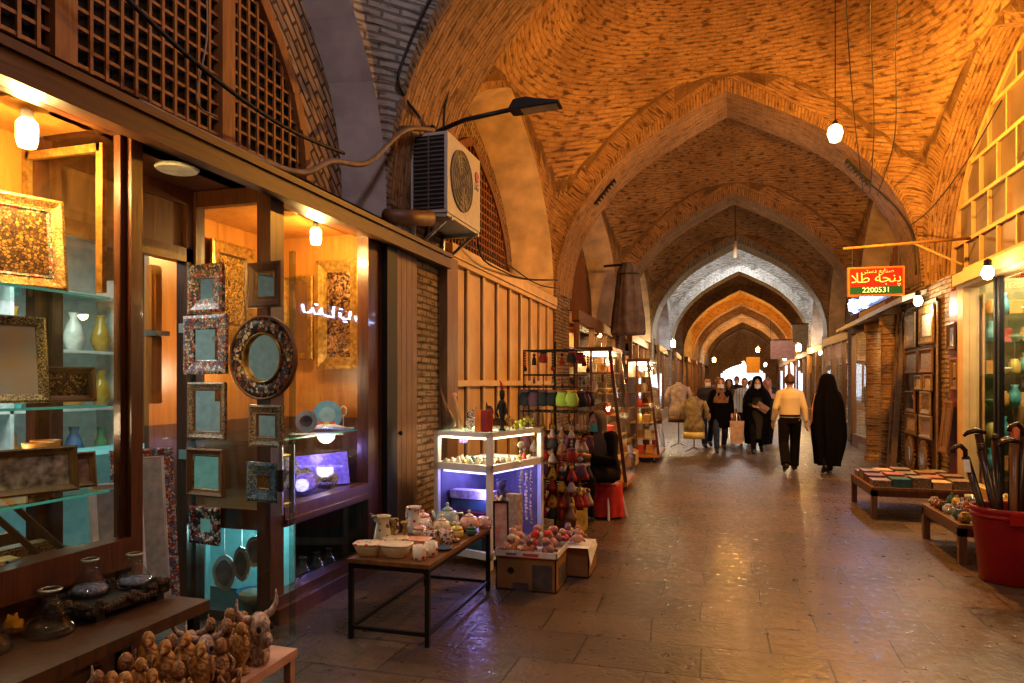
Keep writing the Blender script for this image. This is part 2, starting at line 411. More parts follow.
# ================================================================== LEFT: the shop with two display windows
M['mirror'] = plain('mirror', (.85,.87,.86), .02, 1, var=0)
M['gold'] = relief('carved gold', (.08,.035,.012), (.6,.36,.09), 26)
M['goldplain'] = plain('gilt wood', (.4,.23,.06), .35, .6, var=.25, scale=30)
M['goldpale'] = relief('pale gilt', (.14,.07,.025), (.42,.26,.09), 60, bump=.4)
M['floralred'] = mosaic('red floral inlay', [(.45,.09,.06),(.6,.52,.42),(.08,.09,.2),(.55,.2,.1),(.12,.2,.14),(.5,.42,.33)], 62, dark=(.12,.07,.04))
M['floralblue'] = mosaic('pale floral inlay', [(.6,.58,.55),(.5,.1,.08),(.12,.16,.36),(.62,.6,.56),(.25,.3,.42),(.6,.3,.16)], 60, dark=(.15,.12,.12))
M['inlay'] = mosaic('fine inlay', [(.3,.2,.12),(.45,.33,.2),(.12,.07,.04),(.5,.38,.25)], 160, dark=(.2,.15,.1))
M['blueinlay'] = mosaic('blue inlay', [(.1,.18,.32),(.25,.34,.42),(.13,.24,.36),(.35,.36,.36)], 90)
M['bwinlay'] = mosaic('black and white inlay', [(.04,.04,.05),(.6,.58,.55),(.05,.05,.06),(.4,.08,.07),(.5,.48,.46)], 50)
M['paintingold'] = mosaic('dense miniature', [(.3,.16,.04),(.07,.035,.014),(.4,.24,.07),(.1,.05,.02),(.2,.1,.03)], 75)
M['agate'] = plain('agate', (.5,.36,.32), .25, c2=(.12,.12,.22), scale=9)
M['agaterim'] = plain('agate rim', (.75,.68,.66), .3)
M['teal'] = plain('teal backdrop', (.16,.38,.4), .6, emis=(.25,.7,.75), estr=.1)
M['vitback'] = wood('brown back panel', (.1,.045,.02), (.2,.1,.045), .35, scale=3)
M['vitglow'] = plain('self lit white wall', (.3,.36,.34), .7, emis=(.75,1,.95), estr=.05)  # wall glows faintly itself, standing for the shop's bright lighting
M['shelfglass'] = glassmat('shelf glass', (.8,.95,.9), 1.2)
M['glassware'] = glassmat('clear glassware', (.86,.9,.93), 3)
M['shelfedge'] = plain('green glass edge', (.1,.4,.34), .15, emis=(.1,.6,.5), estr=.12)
M['bluefill'] = plain('blue crystals', (.06,.09,.22), .2, c2=(.35,.38,.5), scale=60)
XF = -2.73
tn = [0]
def trim(b, m):
    tn[0] += 1; return struct(b.build('trim_%d' % tn[0], m))
# cornice running over the shop and the pier, a conduit lying on it
b = MB(); b.box(-2.68,-2.56,-1,6.5,2.72,2.83); b.box(-2.72,-2.66,-1,6.5,2.79,2.86); b.box(-2.98,-2.82,-1,5.4,2.8,2.97); b.box(-2.58,-2.54,-1,6.5,2.81,2.85); b.box(-2.6,-2.55,-1,6.5,2.7,2.725); trim(b, M['cornice'])
# shop shell
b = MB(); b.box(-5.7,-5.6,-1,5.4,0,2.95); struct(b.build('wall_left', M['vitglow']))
b = MB(); b.box(-5.6,-2.75,-1.1,-1,0,2.95); struct(b.build('wall_left', M['vitback']))
b = MB(); b.box(-5.6,-2.8,-1,5.35,2.86,2.95); struct(b.build('ceiling', M['midwood']))
b = MB(); b.box(-5.6,-3.72,5.2,5.4,0,2.9); struct(b.build('wall_left', M['vitback']))
# window 1
def window(n, bars, panes, frame, extra=None, sash=None):
    b = MB()
    for q in bars: b.box(*q)
    o = struct(b.build('window_%d' % n, frame))
    for q in panes:
        p = MB(); p.box(*q); p.build('pane', M['glass'], o)
    return o
window(1, [(-2.79,-2.70,2.65,2.72,.0,2.8),(-2.79,-2.69,-1,2.65,.66,.8),(-2.79,-2.70,-1,2.65,2.74,2.8),(-2.775,-2.735,2.62,2.65,.8,2.74),(-2.79,-2.70,.6,.7,.8,2.72),
           (-2.775,-2.745,-1,2.6,.05,.66),(-2.76,-2.72,-1,2.6,.0,.1),(-2.76,-2.72,.9,2.5,.2,.24),(-2.76,-2.72,.9,2.5,.52,.56),
           (-3.36,-3.30,2.64,2.72,0,2.8),(-3.3,-2.79,2.66,2.7,0,.66)],
       [(-2.745,-2.739,.7,2.62,.8,2.74),(-3.3,-2.79,2.675,2.68,.66,2.8)], M['redwood'])
# inner floor of the window, veneer above, inner leaf frames
b = MB(); b.box(-3.36,-2.79,-1,2.66,.66,.73); trim(b, M['redwood'])
b = MB(); b.box(-3.4,-3.36,-1,2.66,2.12,2.86); b.box(-3.36,-2.79,-1,2.66,2.8,2.86); trim(b, M['orangewood'])
b = MB()
for y in (.2,1.3,2.42): b.box(-3.4,-3.35,y,y+.05,.73,2.12)
b.box(-3.4,-3.35,-1,2.6,2.08,2.14); b.box(-3.4,-3.35,-1,2.6,.73,.8); trim(b, M['midwood'])
b = MB()
for (p,q) in (((-2.83,2.6,1.98),(-2.83,2.6,2.7)),((-3.3,2.6,1.98),(-3.3,2.6,2.72)),((-2.83,2.6,2.68),(-3.3,2.6,2.68))): b.bar(p, q, .025, .04)
o = b.build('cabinet_leaf', M['goldplain']); tag(o, 'narrow gilt inner leaf frame standing open at the near end of the first display window', 'cabinet door')
p = MB(); p.add([(-2.83,2.6,1.98),(-3.3,2.6,1.98),(-3.3,2.6,2.68),(-2.83,2.6,2.68)], [(0,1,2,3)]); p.build('pane', M['glass'], o)
# window 2
window(2, [(-2.79,-2.69,3.72,3.86,.0,2.8),(-2.79,-2.69,5.0,5.18,0,2.8),(-2.79,-2.68,3.86,5.0,.6,.73),(-2.79,-2.70,3.86,5.0,2.73,2.8),(-2.79,-2.66,3.86,5.0,.62,.65),
           (-2.78,-2.64,3.74,5.2,.0,.1),(-2.78,-2.67,3.74,5.2,.1,.17),
           (-3.34,-3.26,3.72,3.8,0,2.8),(-3.26,-2.79,3.73,3.79,.6,.73),(-3.26,-2.79,3.73,3.79,.0,.06),(-3.26,-2.79,3.73,3.79,2.7,2.8),(-2.79,-2.68,5.18,5.22,0,2.8)],
       [(-2.745,-2.739,3.86,5.0,.73,2.73),(-2.745,-2.739,3.86,5.0,.17,.6),(-3.26,-2.79,3.755,3.761,.73,2.7),(-3.26,-2.79,3.755,3.761,.06,.6)], M['redwood'])
b = MB(); b.box(-3.72,-2.79,3.8,5.2,2.8,2.86); b.box(-3.72,-2.79,5.16,5.2,1.25,2.8); b.box(-3.76,-3.72,3.8,5.2,1.25,2.8); trim(b, M['orangewood'])
b = MB(); b.box(-3.72,-2.79,5.16,5.2,0,1.25); b.box(-3.76,-3.72,3.8,5.2,0,1.25); trim(b, M['vitback'])
b = MB(); b.box(-3.72,-2.79,3.8,5.16,.62,.7); b.box(-3.72,-2.79,3.8,5.16,0,.05); trim(b, M['darkwood'])
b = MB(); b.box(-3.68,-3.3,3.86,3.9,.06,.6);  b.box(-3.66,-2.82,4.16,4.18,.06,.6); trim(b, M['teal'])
# door recess: transom, header, inner frame, fixed glass leaf with wooden pull
b = MB(); b.box(-3.36,-3.28,2.72,3.72,2.33,2.42); b.box(-3.36,-3.28,2.72,2.78,0,2.8); b.box(-3.36,-3.28,3.66,3.72,0,2.8); b.box(-3.36,-3.28,2.78,3.66,2.7,2.8); b.box(-3.34,-2.76,2.72,3.72,2.8,2.84)
o = struct(b.build('door_1', M['redwood']))
p = MB(); p.box(-3.33,-3.31,2.78,3.66,2.42,2.7); p.build('transom', M['vitback'], o)
p = MB(); p.box(-3.325,-3.317,2.78,3.3,.02,2.33); p.build('pane', M['glass'], o)
b = MB(); b.lathe([(.11,0),(.12,.012),(.1,.03),(.075,.028),(.07,.012)], 20); o = b.build('ceiling_light', M['white'], None, (-2.98,3.25,2.775)); tag(o, 'round unlit ceiling fitting in the soffit of the shop doorway', 'ceiling light')
b = MB(); b.lathe([(.09,0),(.1,.012),(.085,.03),(.06,.028),(.055,.012)], 20); o = b.build('ceiling_light', M['goldplain'], None, (-3.0,4.3,2.775)); tag(o, 'round gilt spot fitting in the veneer ceiling of the second display window', 'ceiling light')
# the open glass leaf, hinged at the jamb
LP, LA = Vector((-3.28,3.66,0)), math.atan2(-.12,.9)
o = struct(empty('door_2', LP, LA))
p = MB(); p.box(0,.88,-.004,.004,.03,2.33); p.build('pane', M['glass'], o)
p = MB(); p.box(.862,.892,-.012,.012,.03,2.33); p.build('edge_strip', glassmat('edge glass',(.75,.8,.8),2.5), o)
for z in (.75,1.12,1.98):
    pass
b = MB(); b.tube([(.83,-.05,.76),(.83,-.05,1.17)], .017, 10); b.tube([(.83,.05,.76),(.83,.05,1.17)], .017, 10)
b.tube([(.83,-.05,.82),(.83,.05,.82)], .008); b.tube([(.83,-.05,1.11),(.83,.05,1.11)], .008); h = b.build('handle', M['steel'], o)
b = MB(); b.tube([(.83,-.05,.9),(.83,-.05,1.03)], .019, 10); b.build('grip', M['black'], h)
for z in (1.08,1.9):
    b = MB(); b.box(-.05,.09,-.02,.02,z-.03,z+.03); b.build('hinge', M['steel'], o)
b = MB(); b.box(-3.29,-3.25,3.34,3.42,1.42,2.26); b.box(-3.25,-3.235,3.36,3.4,1.86,2.2); o = b.build('door_pull', M['orangewood']); tag(o, 'orange wooden pull bar on the fixed glass leaf in the shop doorway', 'door pull')
b = MB(); b.box(-3.3,-3.2,3.33,3.43,1.83,1.86); b.build('clamp', M['steel'], o)

def pic(name, label, cat, w, h, bw, mf, mc, loc, rz=0, tilt=0, group=None, d=.02, inner=None, mirror=False, deco=None, glazed=False):
    """framed mirror or picture: frame, optional inner slip, centre"""
    t = thing(name, label, cat, loc, group=group, rot=(tilt,0,rz))
    b = MB(); b.ringframe(w, h, bw, d); fr = b.build('frame', mf, t)
    iw, ih = w-2*bw, h-2*bw
    if inner:
        s = min(iw,ih)*inner[1]; b = MB(); b.ringframe(iw, ih, s, d*.5); b.build('slip', inner[0], fr); iw -= 2*s; ih -= 2*s
    b = MB(); b.add([(-iw/2,-.004,-ih/2),(iw/2,-.004,-ih/2),(iw/2,-.004,ih/2),(-iw/2,-.004,ih/2)], [(0,1,2,3)]); b.build('mirror_glass' if mirror else 'picture', mc, t)
    b = MB(); b.box(-w/2+.004,w/2-.004,-.001,.006,-h/2+.004,h/2-.004); b.build('backing', M['darkwood'], t)
    return t
def onleaf(x, z, off=.012): return LP + Vector((math.cos(LA)*x+math.sin(LA)*off, math.sin(LA)*x-math.cos(LA)*off, z))
mg = 'mirrors hung on the open glass door'
pic('framed_mirror', 'small mirror in a red floral inlay frame, top left on the glass door', 'mirror', .30,.31,.085, M['floralred'], M['mirror'], onleaf(.195,2.143), LA, group=mg, inner=(M['inlay'],.06), mirror=True)
pic('framed_mirror', 'mirror in a broad pale blue and red floral frame on the glass door', 'mirror', .37,.375,.08, M['floralblue'], M['mirror'], onleaf(.19,1.787), LA, group=mg, inner=(M['bwinlay'],.05), mirror=True)
pic('framed_mirror', 'small mirror in a plain dark wooden frame above the oval mirror', 'mirror', .26,.275,.055, M['midwood'], M['mirror'], onleaf(.685,2.139), LA, group=mg, inner=(M['goldplain'],.08), mirror=True)
pic('framed_mirror', 'upright mirror in a brown inlay frame right under the pale floral frame', 'mirror', .32,.36,.042, M['inlay'], M['mirror'], onleaf(.204,1.368), LA, group=mg, inner=(M['midwood'],.05), mirror=True)
pic('framed_mirror', 'square mirror in a brown wooden frame directly below the oval mirror', 'mirror', .26,.255,.05, M['inlay'], M['mirror'], onleaf(.694,1.284), LA, group=mg, inner=(M['midwood'],.1), mirror=True)
pic('framed_mirror', 'squarish mirror in a brown frame above the black and white one', 'mirror', .315,.305,.04, M['midwood'], M['mirror'], onleaf(.191,.975), LA, group=mg, inner=(M['goldpale'],.05), mirror=True)
pic('framed_mirror', 'little mirror in a broad blue grey inlay frame beside the door handle', 'mirror', .25,.24,.075, M['blueinlay'], M['goldpale'], onleaf(.672,.942), LA, group=mg, inner=(M['midwood'],.12), mirror=True)
pic('framed_mirror', 'small mirror in a black and white painted frame, lowest on the glass door', 'mirror', .25,.235,.075, M['bwinlay'], M['mirror'], onleaf(.183,.638), LA, group=mg, mirror=True)
# oval
t = thing('oval_mirror', 'oval mirror in a dark painted floral frame, largest on the glass door', 'mirror', onleaf(.67,1.696,.014), LA, mg)
def ovalring(a0, b0, a1, b1, d, n=40):
    b = MB(); prof = [(0,0),(.05,-d),(.5,-d*1.3),(.95,-d*.8),(1,0)]; vs = []; fs = []
    for s, y in prof:
        A = a0+(a1-a0)*s; B = b0+(b1-b0)*s
        vs += [(A*math.cos(2*PI*k/n), y, B*math.sin(2*PI*k/n)) for k in range(n)]
    for i in range(len(prof)-1):
        for k in range(n): fs.append((i*n+k, i*n+(k+1)%n, (i+1)*n+(k+1)%n, (i+1)*n+k))
    b.smooth = True; return b.add(vs, fs)
M['darkfloral'] = mosaic('dark floral', [(.05,.03,.06),(.45,.1,.06),(.06,.05,.1),(.5,.36,.2),(.55,.5,.42),(.05,.04,.07),(.3,.16,.08)], 42)
fr = ovalring(.255,.25,.15,.15,.018).build('frame', M['darkfloral'], t)
ovalring(.262,.257,.245,.24,.024).build('outer_bead', M['midwood'], fr); ovalring(.155,.155,.14,.14,.024).build('inner_bead', M['goldplain'], fr)
b = MB(); n = 40; b.add([(.145*math.cos(2*PI*k/n),-.004,.145*math.sin(2*PI*k/n)) for k in range(n)], [tuple(range(n))]); b.build('mirror_glass', M['mirror'], t)
for o in [t]: o.scale = (1,1,1)
# ---------------- goods in window 1 (glass shelves, framed miniatures)
def glass_shelf(x0, x1, y0, y1, z, label):
    b = MB(); b.box(x0,x1,y0,y1,z,z+.008); o = b.build('glass_shelf', M['shelfglass']); tag(o, label, 'shelf', 'glass shelves in the shop windows')
    b = MB(); b.box(x1-.004,x1+.002,y0,y1,z-.002,z+.01); b.build('edge', M['shelfedge'], o)
    return o
glass_shelf(-3.34,-2.8,.7,2.62,1.95,'uppermost glass shelf in the first display window'); glass_shelf(-3.34,-2.82,.7,2.62,1.43,'middle glass shelf carrying the landscape painting'); glass_shelf(-3.34,-2.8,.7,2.62,1.02,'lowest glass shelf with a green edge in the first window')
FX = R(75)   # pictures look out toward the street and the viewer
def inwin(name, label, y, z, w, h, bw, mf, mc, x=-3.1, rz=R(70), tilt=R(-8), **k):
    return pic(name, label, 'picture', w, h, bw, mf, mc, (x,y,z+h/2+.012), rz, tilt, group='framed pictures in the first display window', **k)
inwin('framed_picture','large ornate gilt miniature in a floral border on the top glass shelf',2.18,1.96,.74,.44,.055,M['goldpale'],M['paintingold'],inner=(M['floralred'],.05))
M['landscape'] = plain('landscape', (.38,.42,.55), .35, c2=(.5,.26,.1), scale=3)
inwin('framed_picture','blue and orange landscape painting in a plain brown frame',2.16,1.44,.62,.4,.04,M['inlay'],M['landscape'])
inwin('framed_picture','small gilt miniature standing beside the landscape painting',2.56,1.44,.28,.17,.03,M['midwood'],M['paintingold'],x=-3.02)
inwin('framed_picture','dark shallow frame with a pale fish shaped panel on the lowest glass shelf',2.3,1.03,.44,.21,.035,M['midwood'],plain('pale panel',(.55,.47,.4),.5,c2=(.06,.04,.03),scale=22),x=-2.95)
inwin('framed_picture','little brown frame with a pink panel at the end of the lowest shelf',2.53,1.03,.2,.17,.028,M['midwood'],plain('pink panel',(.5,.28,.22),.5,c2=(.12,.06,.04),scale=18),x=-2.93)
inwin('framed_picture','gilt frame lying back behind the fish panel',1.98,1.05,.46,.28,.05,M['goldpale'],M['blueinlay'],x=-3.2,tilt=R(-25))
inwin('framed_picture','second gilt miniature set behind the little brown frame',1.75,1.44,.4,.3,.045,M['goldplain'],M['paintingold'],x=-3.2)
b = MB(); b.box(-.1,.1,-.05,.05,0,.17); b.box(-.105,.105,-.055,.055,.17,.185); o = b.build('wooden_box', M['palewood'], None, (-3.24,2.42,1.031), (0,0,R(60))); tag(o,'pale wooden box behind the frames on the lowest glass shelf','box')
M['orangevase'] = plain('orange glaze', (.7,.28,.06), .3, c2=(.5,.2,.05))
for k,(y,x) in enumerate(((2.4,-2.98),(2.52,-3.08))):
    b = MB(); b.smooth = True; b.lathe([(.03,0),(.035,.02),(.05,.18),(.065,.24),(.058,.24),(.04,.16)], 14); o = b.build('beaker', M['orangevase'], None, (x,y,1.031)); tag(o, ['orange glazed beaker nearer the wooden box','orange glazed beaker at the end of the lowest glass shelf'][k],'vase','orange beakers')
# long flat boards / boxes on the window floor, leaning rods
for k,(y,x,w,l,c) in enumerate(((1.9,-2.88,.1,.5,'midwood'),(2.0,-3.02,.12,.6,'palewood'),(2.38,-2.88,.09,.36,'redwood'),(1.6,-3.2,.14,.5,'midwood'),(2.46,-3.16,.1,.26,'inlay'))):
    b = MB(); b.box(-w/2,w/2,-l/2,l/2,0,.035); b.box(-w/2+.01,w/2-.01,-l/2+.01,l/2-.01,.035,.045); o = b.build('pen_box', M[c], None, (x,y,.731), (0,0,R(-12+2*k))); tag(o, ['dark pen case lying nearest the window pane','long pale pen case lying behind the dark one','short red brown pen case beside the post','broad brown pen case furthest toward the camera','small inlaid pen case in the back corner'][k]+' on the window floor','pen case','pen cases on the window floor')
for k,(y0,y1) in enumerate(((2.3,2.46),(2.42,2.58))):
    b = MB(); b.bar((-3.22,y0,1.01),(-3.05,y1,.735),.025); o = b.build('wooden_rod', M['darkwood']); tag(o, ['dark wooden rod leaning under the lowest shelf, left of its twin','dark wooden rod leaning under the lowest shelf, right of its twin'][k],'rod')
def bulb(x, y, z, label, c=(1,.62,.22), p=18, r=.042, cfl=True, base='white', es=25):
    """lit bulb hanging from its socket: z = centre of the glass"""
    t = thing('light_bulb', label, 'light bulb', (x,y,z), group='lit bare bulbs')
    b = MB(); b.smooth = True
    if cfl: b.lathe([(.0,-r*1.7),(r*.8,-r*1.6),(r,-r*.8),(r,r*.9),(r*.7,r*1.3)], 14)
    else: b.lathe([(0,-r*1.2),(r*.6,-r),(r,-r*.2),(r*.9,r*.5),(r*.45,r*1.3)], 14)
    b.build('globe', emit('bulb glow', c, es), t)
    b = MB(); b.lathe([(r*.5,r*1.2),(r*.62,r*1.25),(r*.62,r*2.2),(r*.3,r*2.5)], 12); b.build('socket', M[base], t)
    l = lamp((x,y,z-r*2.1), p, c, r); return t
t = bulb(-2.92,2.3,2.66,'lit bulb under the ceiling of the first display window', p=34)
b = MB(); b.lathe([(.09,.115),(.1,.12),(.1,.135)], 18); b.build('rose', M['brass'], t)
bulb(-2.94,4.63,2.68,'lit bulb under the ceiling of the second display window', p=34)
lamp((-3.1,1.2,2.6), 18, (1,.62,.25)); lamp((-3.1,2.2,1.3), 5, (1,.75,.45), .1); lamp((-3.3,4.3,1.6), 8, (1,.75,.5), .1)  # added warm fills inside both windows, without bulbs of their own
# shop interior: bright shelving with goods seen through the doorway
area((-4.6,3.4,2.8),(0,0,0),.9,34,(.85,1,.97),'fluorescent_light',1.6)
b = MB(); b.box(-.5,.5,-.03,.03,0,.05); 
t = thing('shelf_unit','tall white shelf unit with glassware on the rear wall of the left shop','shelf unit',(-5.42,4.0,0),PI/2)
for z in (.3,.8,1.3,1.8,2.3):
    b = MB(); b.box(-1.1,1.1,-.17,.17,z,z+.025); b.build('shelf', M['white'], t)
for x in (-1.1,0,1.08):
    b = MB(); b.box(x,x+.03,-.17,.17,0,2.5); b.build('side_panel', M['white'], t)
gc = [plain('teal glaze',(.12,.5,.5),.25),plain('blue glaze',(.1,.25,.5),.25),plain('white glaze',(.75,.72,.66),.25),plain('orange glaze b',(.7,.3,.08),.3),plain('amber glass',(.5,.3,.05),.2),plain('green glaze',(.15,.4,.2),.25)]
vp = [[(.05,0),(.09,.1),(.06,.22),(.03,.28),(.045,.33)],[(.04,0),(.1,.05),(.11,.1),(.1,.11),(.02,.03)],[(.05,0),(.055,.18),(.03,.22),(.03,.3),(.035,.31)]]
protos = []
for z,nm in ((.325,'lowest'),(.825,'second'),(1.325,'middle'),(1.825,'fourth')):
    for k in range(7):
        j = random.randrange(3); b = MB(); b.smooth = True; b.lathe(vp[j], 12)
        o = b.build(['vase','bowl','bottle'][j], gc[random.randrange(6)], None, (-5.38,3.06+k*.275+(.23 if k > 2 else 0),z+.002)); tag(o, '%s in the bright shop, %s from the door on the %s shelf' % (['vase','bowl','bottle'][j], ORD[k], nm), ['vase','bowl','bottle'][j], 'glazed ware on the bright inner shelves')
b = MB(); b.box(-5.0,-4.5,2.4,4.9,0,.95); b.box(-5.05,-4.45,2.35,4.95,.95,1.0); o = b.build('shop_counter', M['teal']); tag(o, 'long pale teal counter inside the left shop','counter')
# tall frames leaning in the doorway
pic('framed_picture','tall white bordered panel leaning in the shop doorway','picture',.34,1.0,.05,M['floralblue'],plain('pale panel b',(.5,.5,.45),.5,c2=(.3,.33,.3),scale=20),(-3.18,3.22,.66),R(62),R(-8),inner=(M['white'],.06))
pic('framed_picture','narrower tall pale panel leaning in front of the white bordered one','picture',.26,.86,.04,M['white'],plain('pale panel c',(.42,.42,.42),.5,c2=(.2,.22,.26),scale=14),(-3.06,2.92,.58),R(62),R(-10))
# ---------------- goods in window 2
pic('framed_picture','large gold carved panel in a heavy gilt frame behind the side pane','picture',.5,.74,.09,M['goldplain'],M['gold'],(-3.68,4.6,2.28),PI/2,inner=(M['darkwood'],.06))
pic('framed_picture','gilt frame with a dark relief panel hanging on the veneer end wall','picture',.42,.92,.1,M['goldplain'],relief('bronze relief',(.012,.007,.005),(.3,.15,.06),16),(-3.03,5.12,2.12),0)
pic('framed_picture','brown picture partly hidden left of the dark relief panel','picture',.3,.72,.06,M['goldplain'],M['vitback'],(-3.42,5.12,2.1),0)
b = MB(); b.box(-.05,.05,-.02,.0,-.16,.16)
for z in (1.15,):
    glass_shelf(-3.68,-2.82,3.86,5.12,z,'glass shelf in the second display window below the relief panel')
M['dishblue'] = plain('pale blue glaze',(.12,.3,.5),.25)
def dish(name, label, m1, m2, loc, r, rz, half=False):
    t = thing(name, label, 'dish', loc, rz, rot=(R(-10),0,rz)); n = 24
    P = lambda s, k0=0: [(s*r*math.cos(2*PI*k/n), max(s*r*math.sin(2*PI*k/n), -.02 if half else -9)) for k in range(n)]
    b = MB(); b.prism(P(1), lambda u,v: (u,-.008,v+r), lambda u,v: (u,.004,v+r)); b.build('rim', m1, t)
    b = MB(); b.prism(P(.55), lambda u,v: (u,-.012,v+r), lambda u,v: (u,-.008,v+r)); b.build('centre', m2, t); return t
t = dish('painted_dish','pale blue dish painted with small red and yellow houses, standing upright',M['dishblue'],plain('light blue',(.2,.38,.55),.3),(-3.02,4.92,1.16),.12,R(25))
b = MB(); 
for x,c in ((-.05,0),(0,1),(.05,0)): b.mi = c; b.box(x-.017,x+.017,-.055,-.03,.02,.06)
b.build('houses', [plain('red house',(.65,.08,.05),.4),plain('yellow house',(.7,.5,.08),.4)], t)
b = MB(); b.smooth = True; b.tube([(-.12,-.04,.01),(-.05,-.06,.02),(.06,-.06,.02),(.2,-.03,.0)],[.01,.02,.02,.008],8); b.build('base', gc[2], t)
dish('plate','grey blue plate with a dark centre left of the painted dish',plain('grey plate',(.16,.19,.28),.3),plain('dark centre',(.03,.03,.06),.3),(-3.02,4.62,1.16),.085,R(30))
b = MB(); b.smooth = True; b.tube([(0,0,0),(0,0,.12)],.005,6); b.tube([(.03*math.cos(a),0,.15+.04*math.sin(a)) for a in [k*PI/6 for k in range(13)]],.006,6); b.tube([(-.1,0,.0),(.1,0,.01)],.01,6)
o = b.build('candle_stand', gc[2], None, (-2.93,5.02,1.16)); tag(o,'thin white ring topped stand right of the painted dish','ornament')
M['gem'] = relief('geode crust',(.12,.1,.08),(.5,.42,.36),30,metal=0,rough=.5); M['amethyst'] = plain('amethyst crystals',(.3,.22,.65),.2,c2=(.12,.06,.35),scale=50,emis=(.25,.18,.9),estr=.25)
def rock(r, m, loc, label, seed, cat='geode', inner=None):
    rn = random.Random(seed); b = MB(); b.smooth = False
    b.ball((0,0,r*.7), (r,r*.8,r*.7), 12, 8); b.v = [tuple(c*(1+rn.uniform(-.14,.14)) for c in p) for p in b.v]
    o = b.build('geode', m, None, loc, (0,0,rn.uniform(0,6))); tag(o, label, cat, 'geodes in the second display window')
    if inner:
        b = MB(); b.ball((.0,-r*.5,r*.8),(r*.7,r*.5,r*.5),10,6); b.v = [tuple(c*(1+rn.uniform(-.12,.12)) for c in p) for p in b.v]; b.build('crystals', inner, o, rot=(0,0,R(60)-o.rotation_euler.z))
    return o
rock(.13,M['gem'],(-2.98,4.5,.71),'rough brown geode with a purple hollow, nearest the door handle',1,inner=M['amethyst'])
rock(.12,M['gem'],(-3.05,4.22,.71),'rough grey geode behind the blue inlay mirror',2,inner=M['gem'])
rock(.1,M['gem'],(-2.9,4.72,.71),'small rough geode in front of the glowing slab',3)
rock(.14,M['gem'],(-3.2,4.6,.78),'large pale geode at the back of the gem shelf',4)
b = MB(); b.box(-.22,.22,-.03,.03,0,.25); b.v = [(x+random.uniform(-.02,.02),y,z+random.uniform(-.03,.02)) for x,y,z in b.v]; o = b.build('crystal_slab', M['amethyst'], None, (-3.06,4.9,.715), (R(-10),0,R(40))); tag(o,'glowing violet crystal slab on the gem shelf','crystal')
lamp((-2.95,4.75,.98), 1.6, (.45,.35,1), .05)
# lower compartment: agate slices, flasks, bowls
lamp((-3.0,3.95,.5), 2.2, (.5,.95,1), .06)
for k,(x,z,r,a) in enumerate(((-3.2,.25,.1,20),(-3.06,.32,.1,-10),(-2.95,.41,.09,5))):
    t = thing('agate_slice', ['grey agate slice hanging lowest and left in the teal lit case','blue agate slice in the middle of the teal lit case','dark agate slice at the right of the teal lit case'][k],'agate slice',(x,3.92,z),R(a),'agate slices in the teal lit case')
    b = MB(); n = 18; rn = random.Random(k); pr = [(r*(1+rn.uniform(-.08,.08))*math.cos(2*PI*i/n)*.75, r*(1+rn.uniform(-.08,.08))*math.sin(2*PI*i/n)*1.2) for i in range(n)]
    b.prism(pr, lambda u,v: (u,-.008,v), lambda u,v: (u,.008,v)); b.build('rim', M['agaterim'], t)
    b = MB(); b.prism([(u*.72,v*.72) for u,v in pr], lambda u,v: (u,-.011,v), lambda u,v: (u,-.008,v)); b.build('core', M['agate'], t)
    b = MB(); b.tube([(0,0,r*1.1),(0,.0,.58-z)],.003,5); b.build('cord', M['white'], t)
b = MB(); b.smooth = True; b.lathe([(.03,0),(.09,.05),(.1,.1),(.095,.1),(.08,.05),(0,.02)],18); o = b.build('bowl', plain('stone bowl',(.3,.27,.2),.5), None, (-2.93,3.88,.051)); tag(o,'stone bowl below the hanging agate slices','bowl')
def flask(name, label, loc, s=1, m='glassware', fill=None, group=None):
    t = thing(name, label, 'flask', loc, group=group); b = MB(); b.smooth = True
    b.lathe([(0,.0),(.075*s,.0),(.085*s,.012*s),(.08*s,.035*s),(.045*s,.09*s),(.028*s,.115*s),(.028*s,.15*s),(.038*s,.16*s),(.034*s,.16*s),(.024*s,.15*s)],20); b.build('glass_body', M[m], t)
    b = MB(); b.smooth = True; b.lathe([(.036*s,.156*s),(.04*s,.162*s),(.03*s,.166*s)],16,ring=True); b.build('rim', M['steel'], t)
    if fill: b = MB(); b.smooth = True; b.lathe([(0,.006),(.07*s,.008),(.074*s,.03*s),(.06*s,.045*s),(0,.05*s)],16); b.build('filling', M[fill], t)
    return t
for k,(x,y) in enumerate(((-2.92,4.42),(-2.9,4.58),(-2.88,4.72))):
    flask('flask', ['small clear flask beside the turquoise vase','middle small clear flask behind the lower pane','third small clear flask, nearest the red brown post'][k]+' in the lower case',(x,y,.13),.75,group='small flasks in the lower case')
b = MB(); b.box(-3.1,-2.82,4.3,4.85,.05,.128); o = b.build('low_stand', M['black']); tag(o,'low black stand under the three small flasks','stand')
b = MB(); b.smooth = True; b.lathe([(.05,0),(.06,.02),(.035,.08),(.04,.13),(.07,.17),(.06,.17),(.03,.12)],18); o = b.build('vase', gc[0], None, (-3.06,4.28,.051)); o.scale=(1.2,1.2,1.6); tag(o,'turquoise flared vase in the lower case of the second window','vase')
for k,(x,y,r) in enumerate(((-2.86,4.05,.07),(-2.88,4.27,.07),(-3.1,4.05,.09))):
    b = MB(); b.smooth = True; b.lathe([(.03,0),(r,.04),(r,.05),(r*.8,.03),(0,.015)],18); o = b.build('bowl', gc[[2,5,1][k]], None, (x,y,.051)); tag(o,['white shallow bowl by the corner post','green shallow bowl in front of the flasks','blue shallow bowl behind the white one'][k]+' in the lower case','bowl','shallow bowls in the lower case')
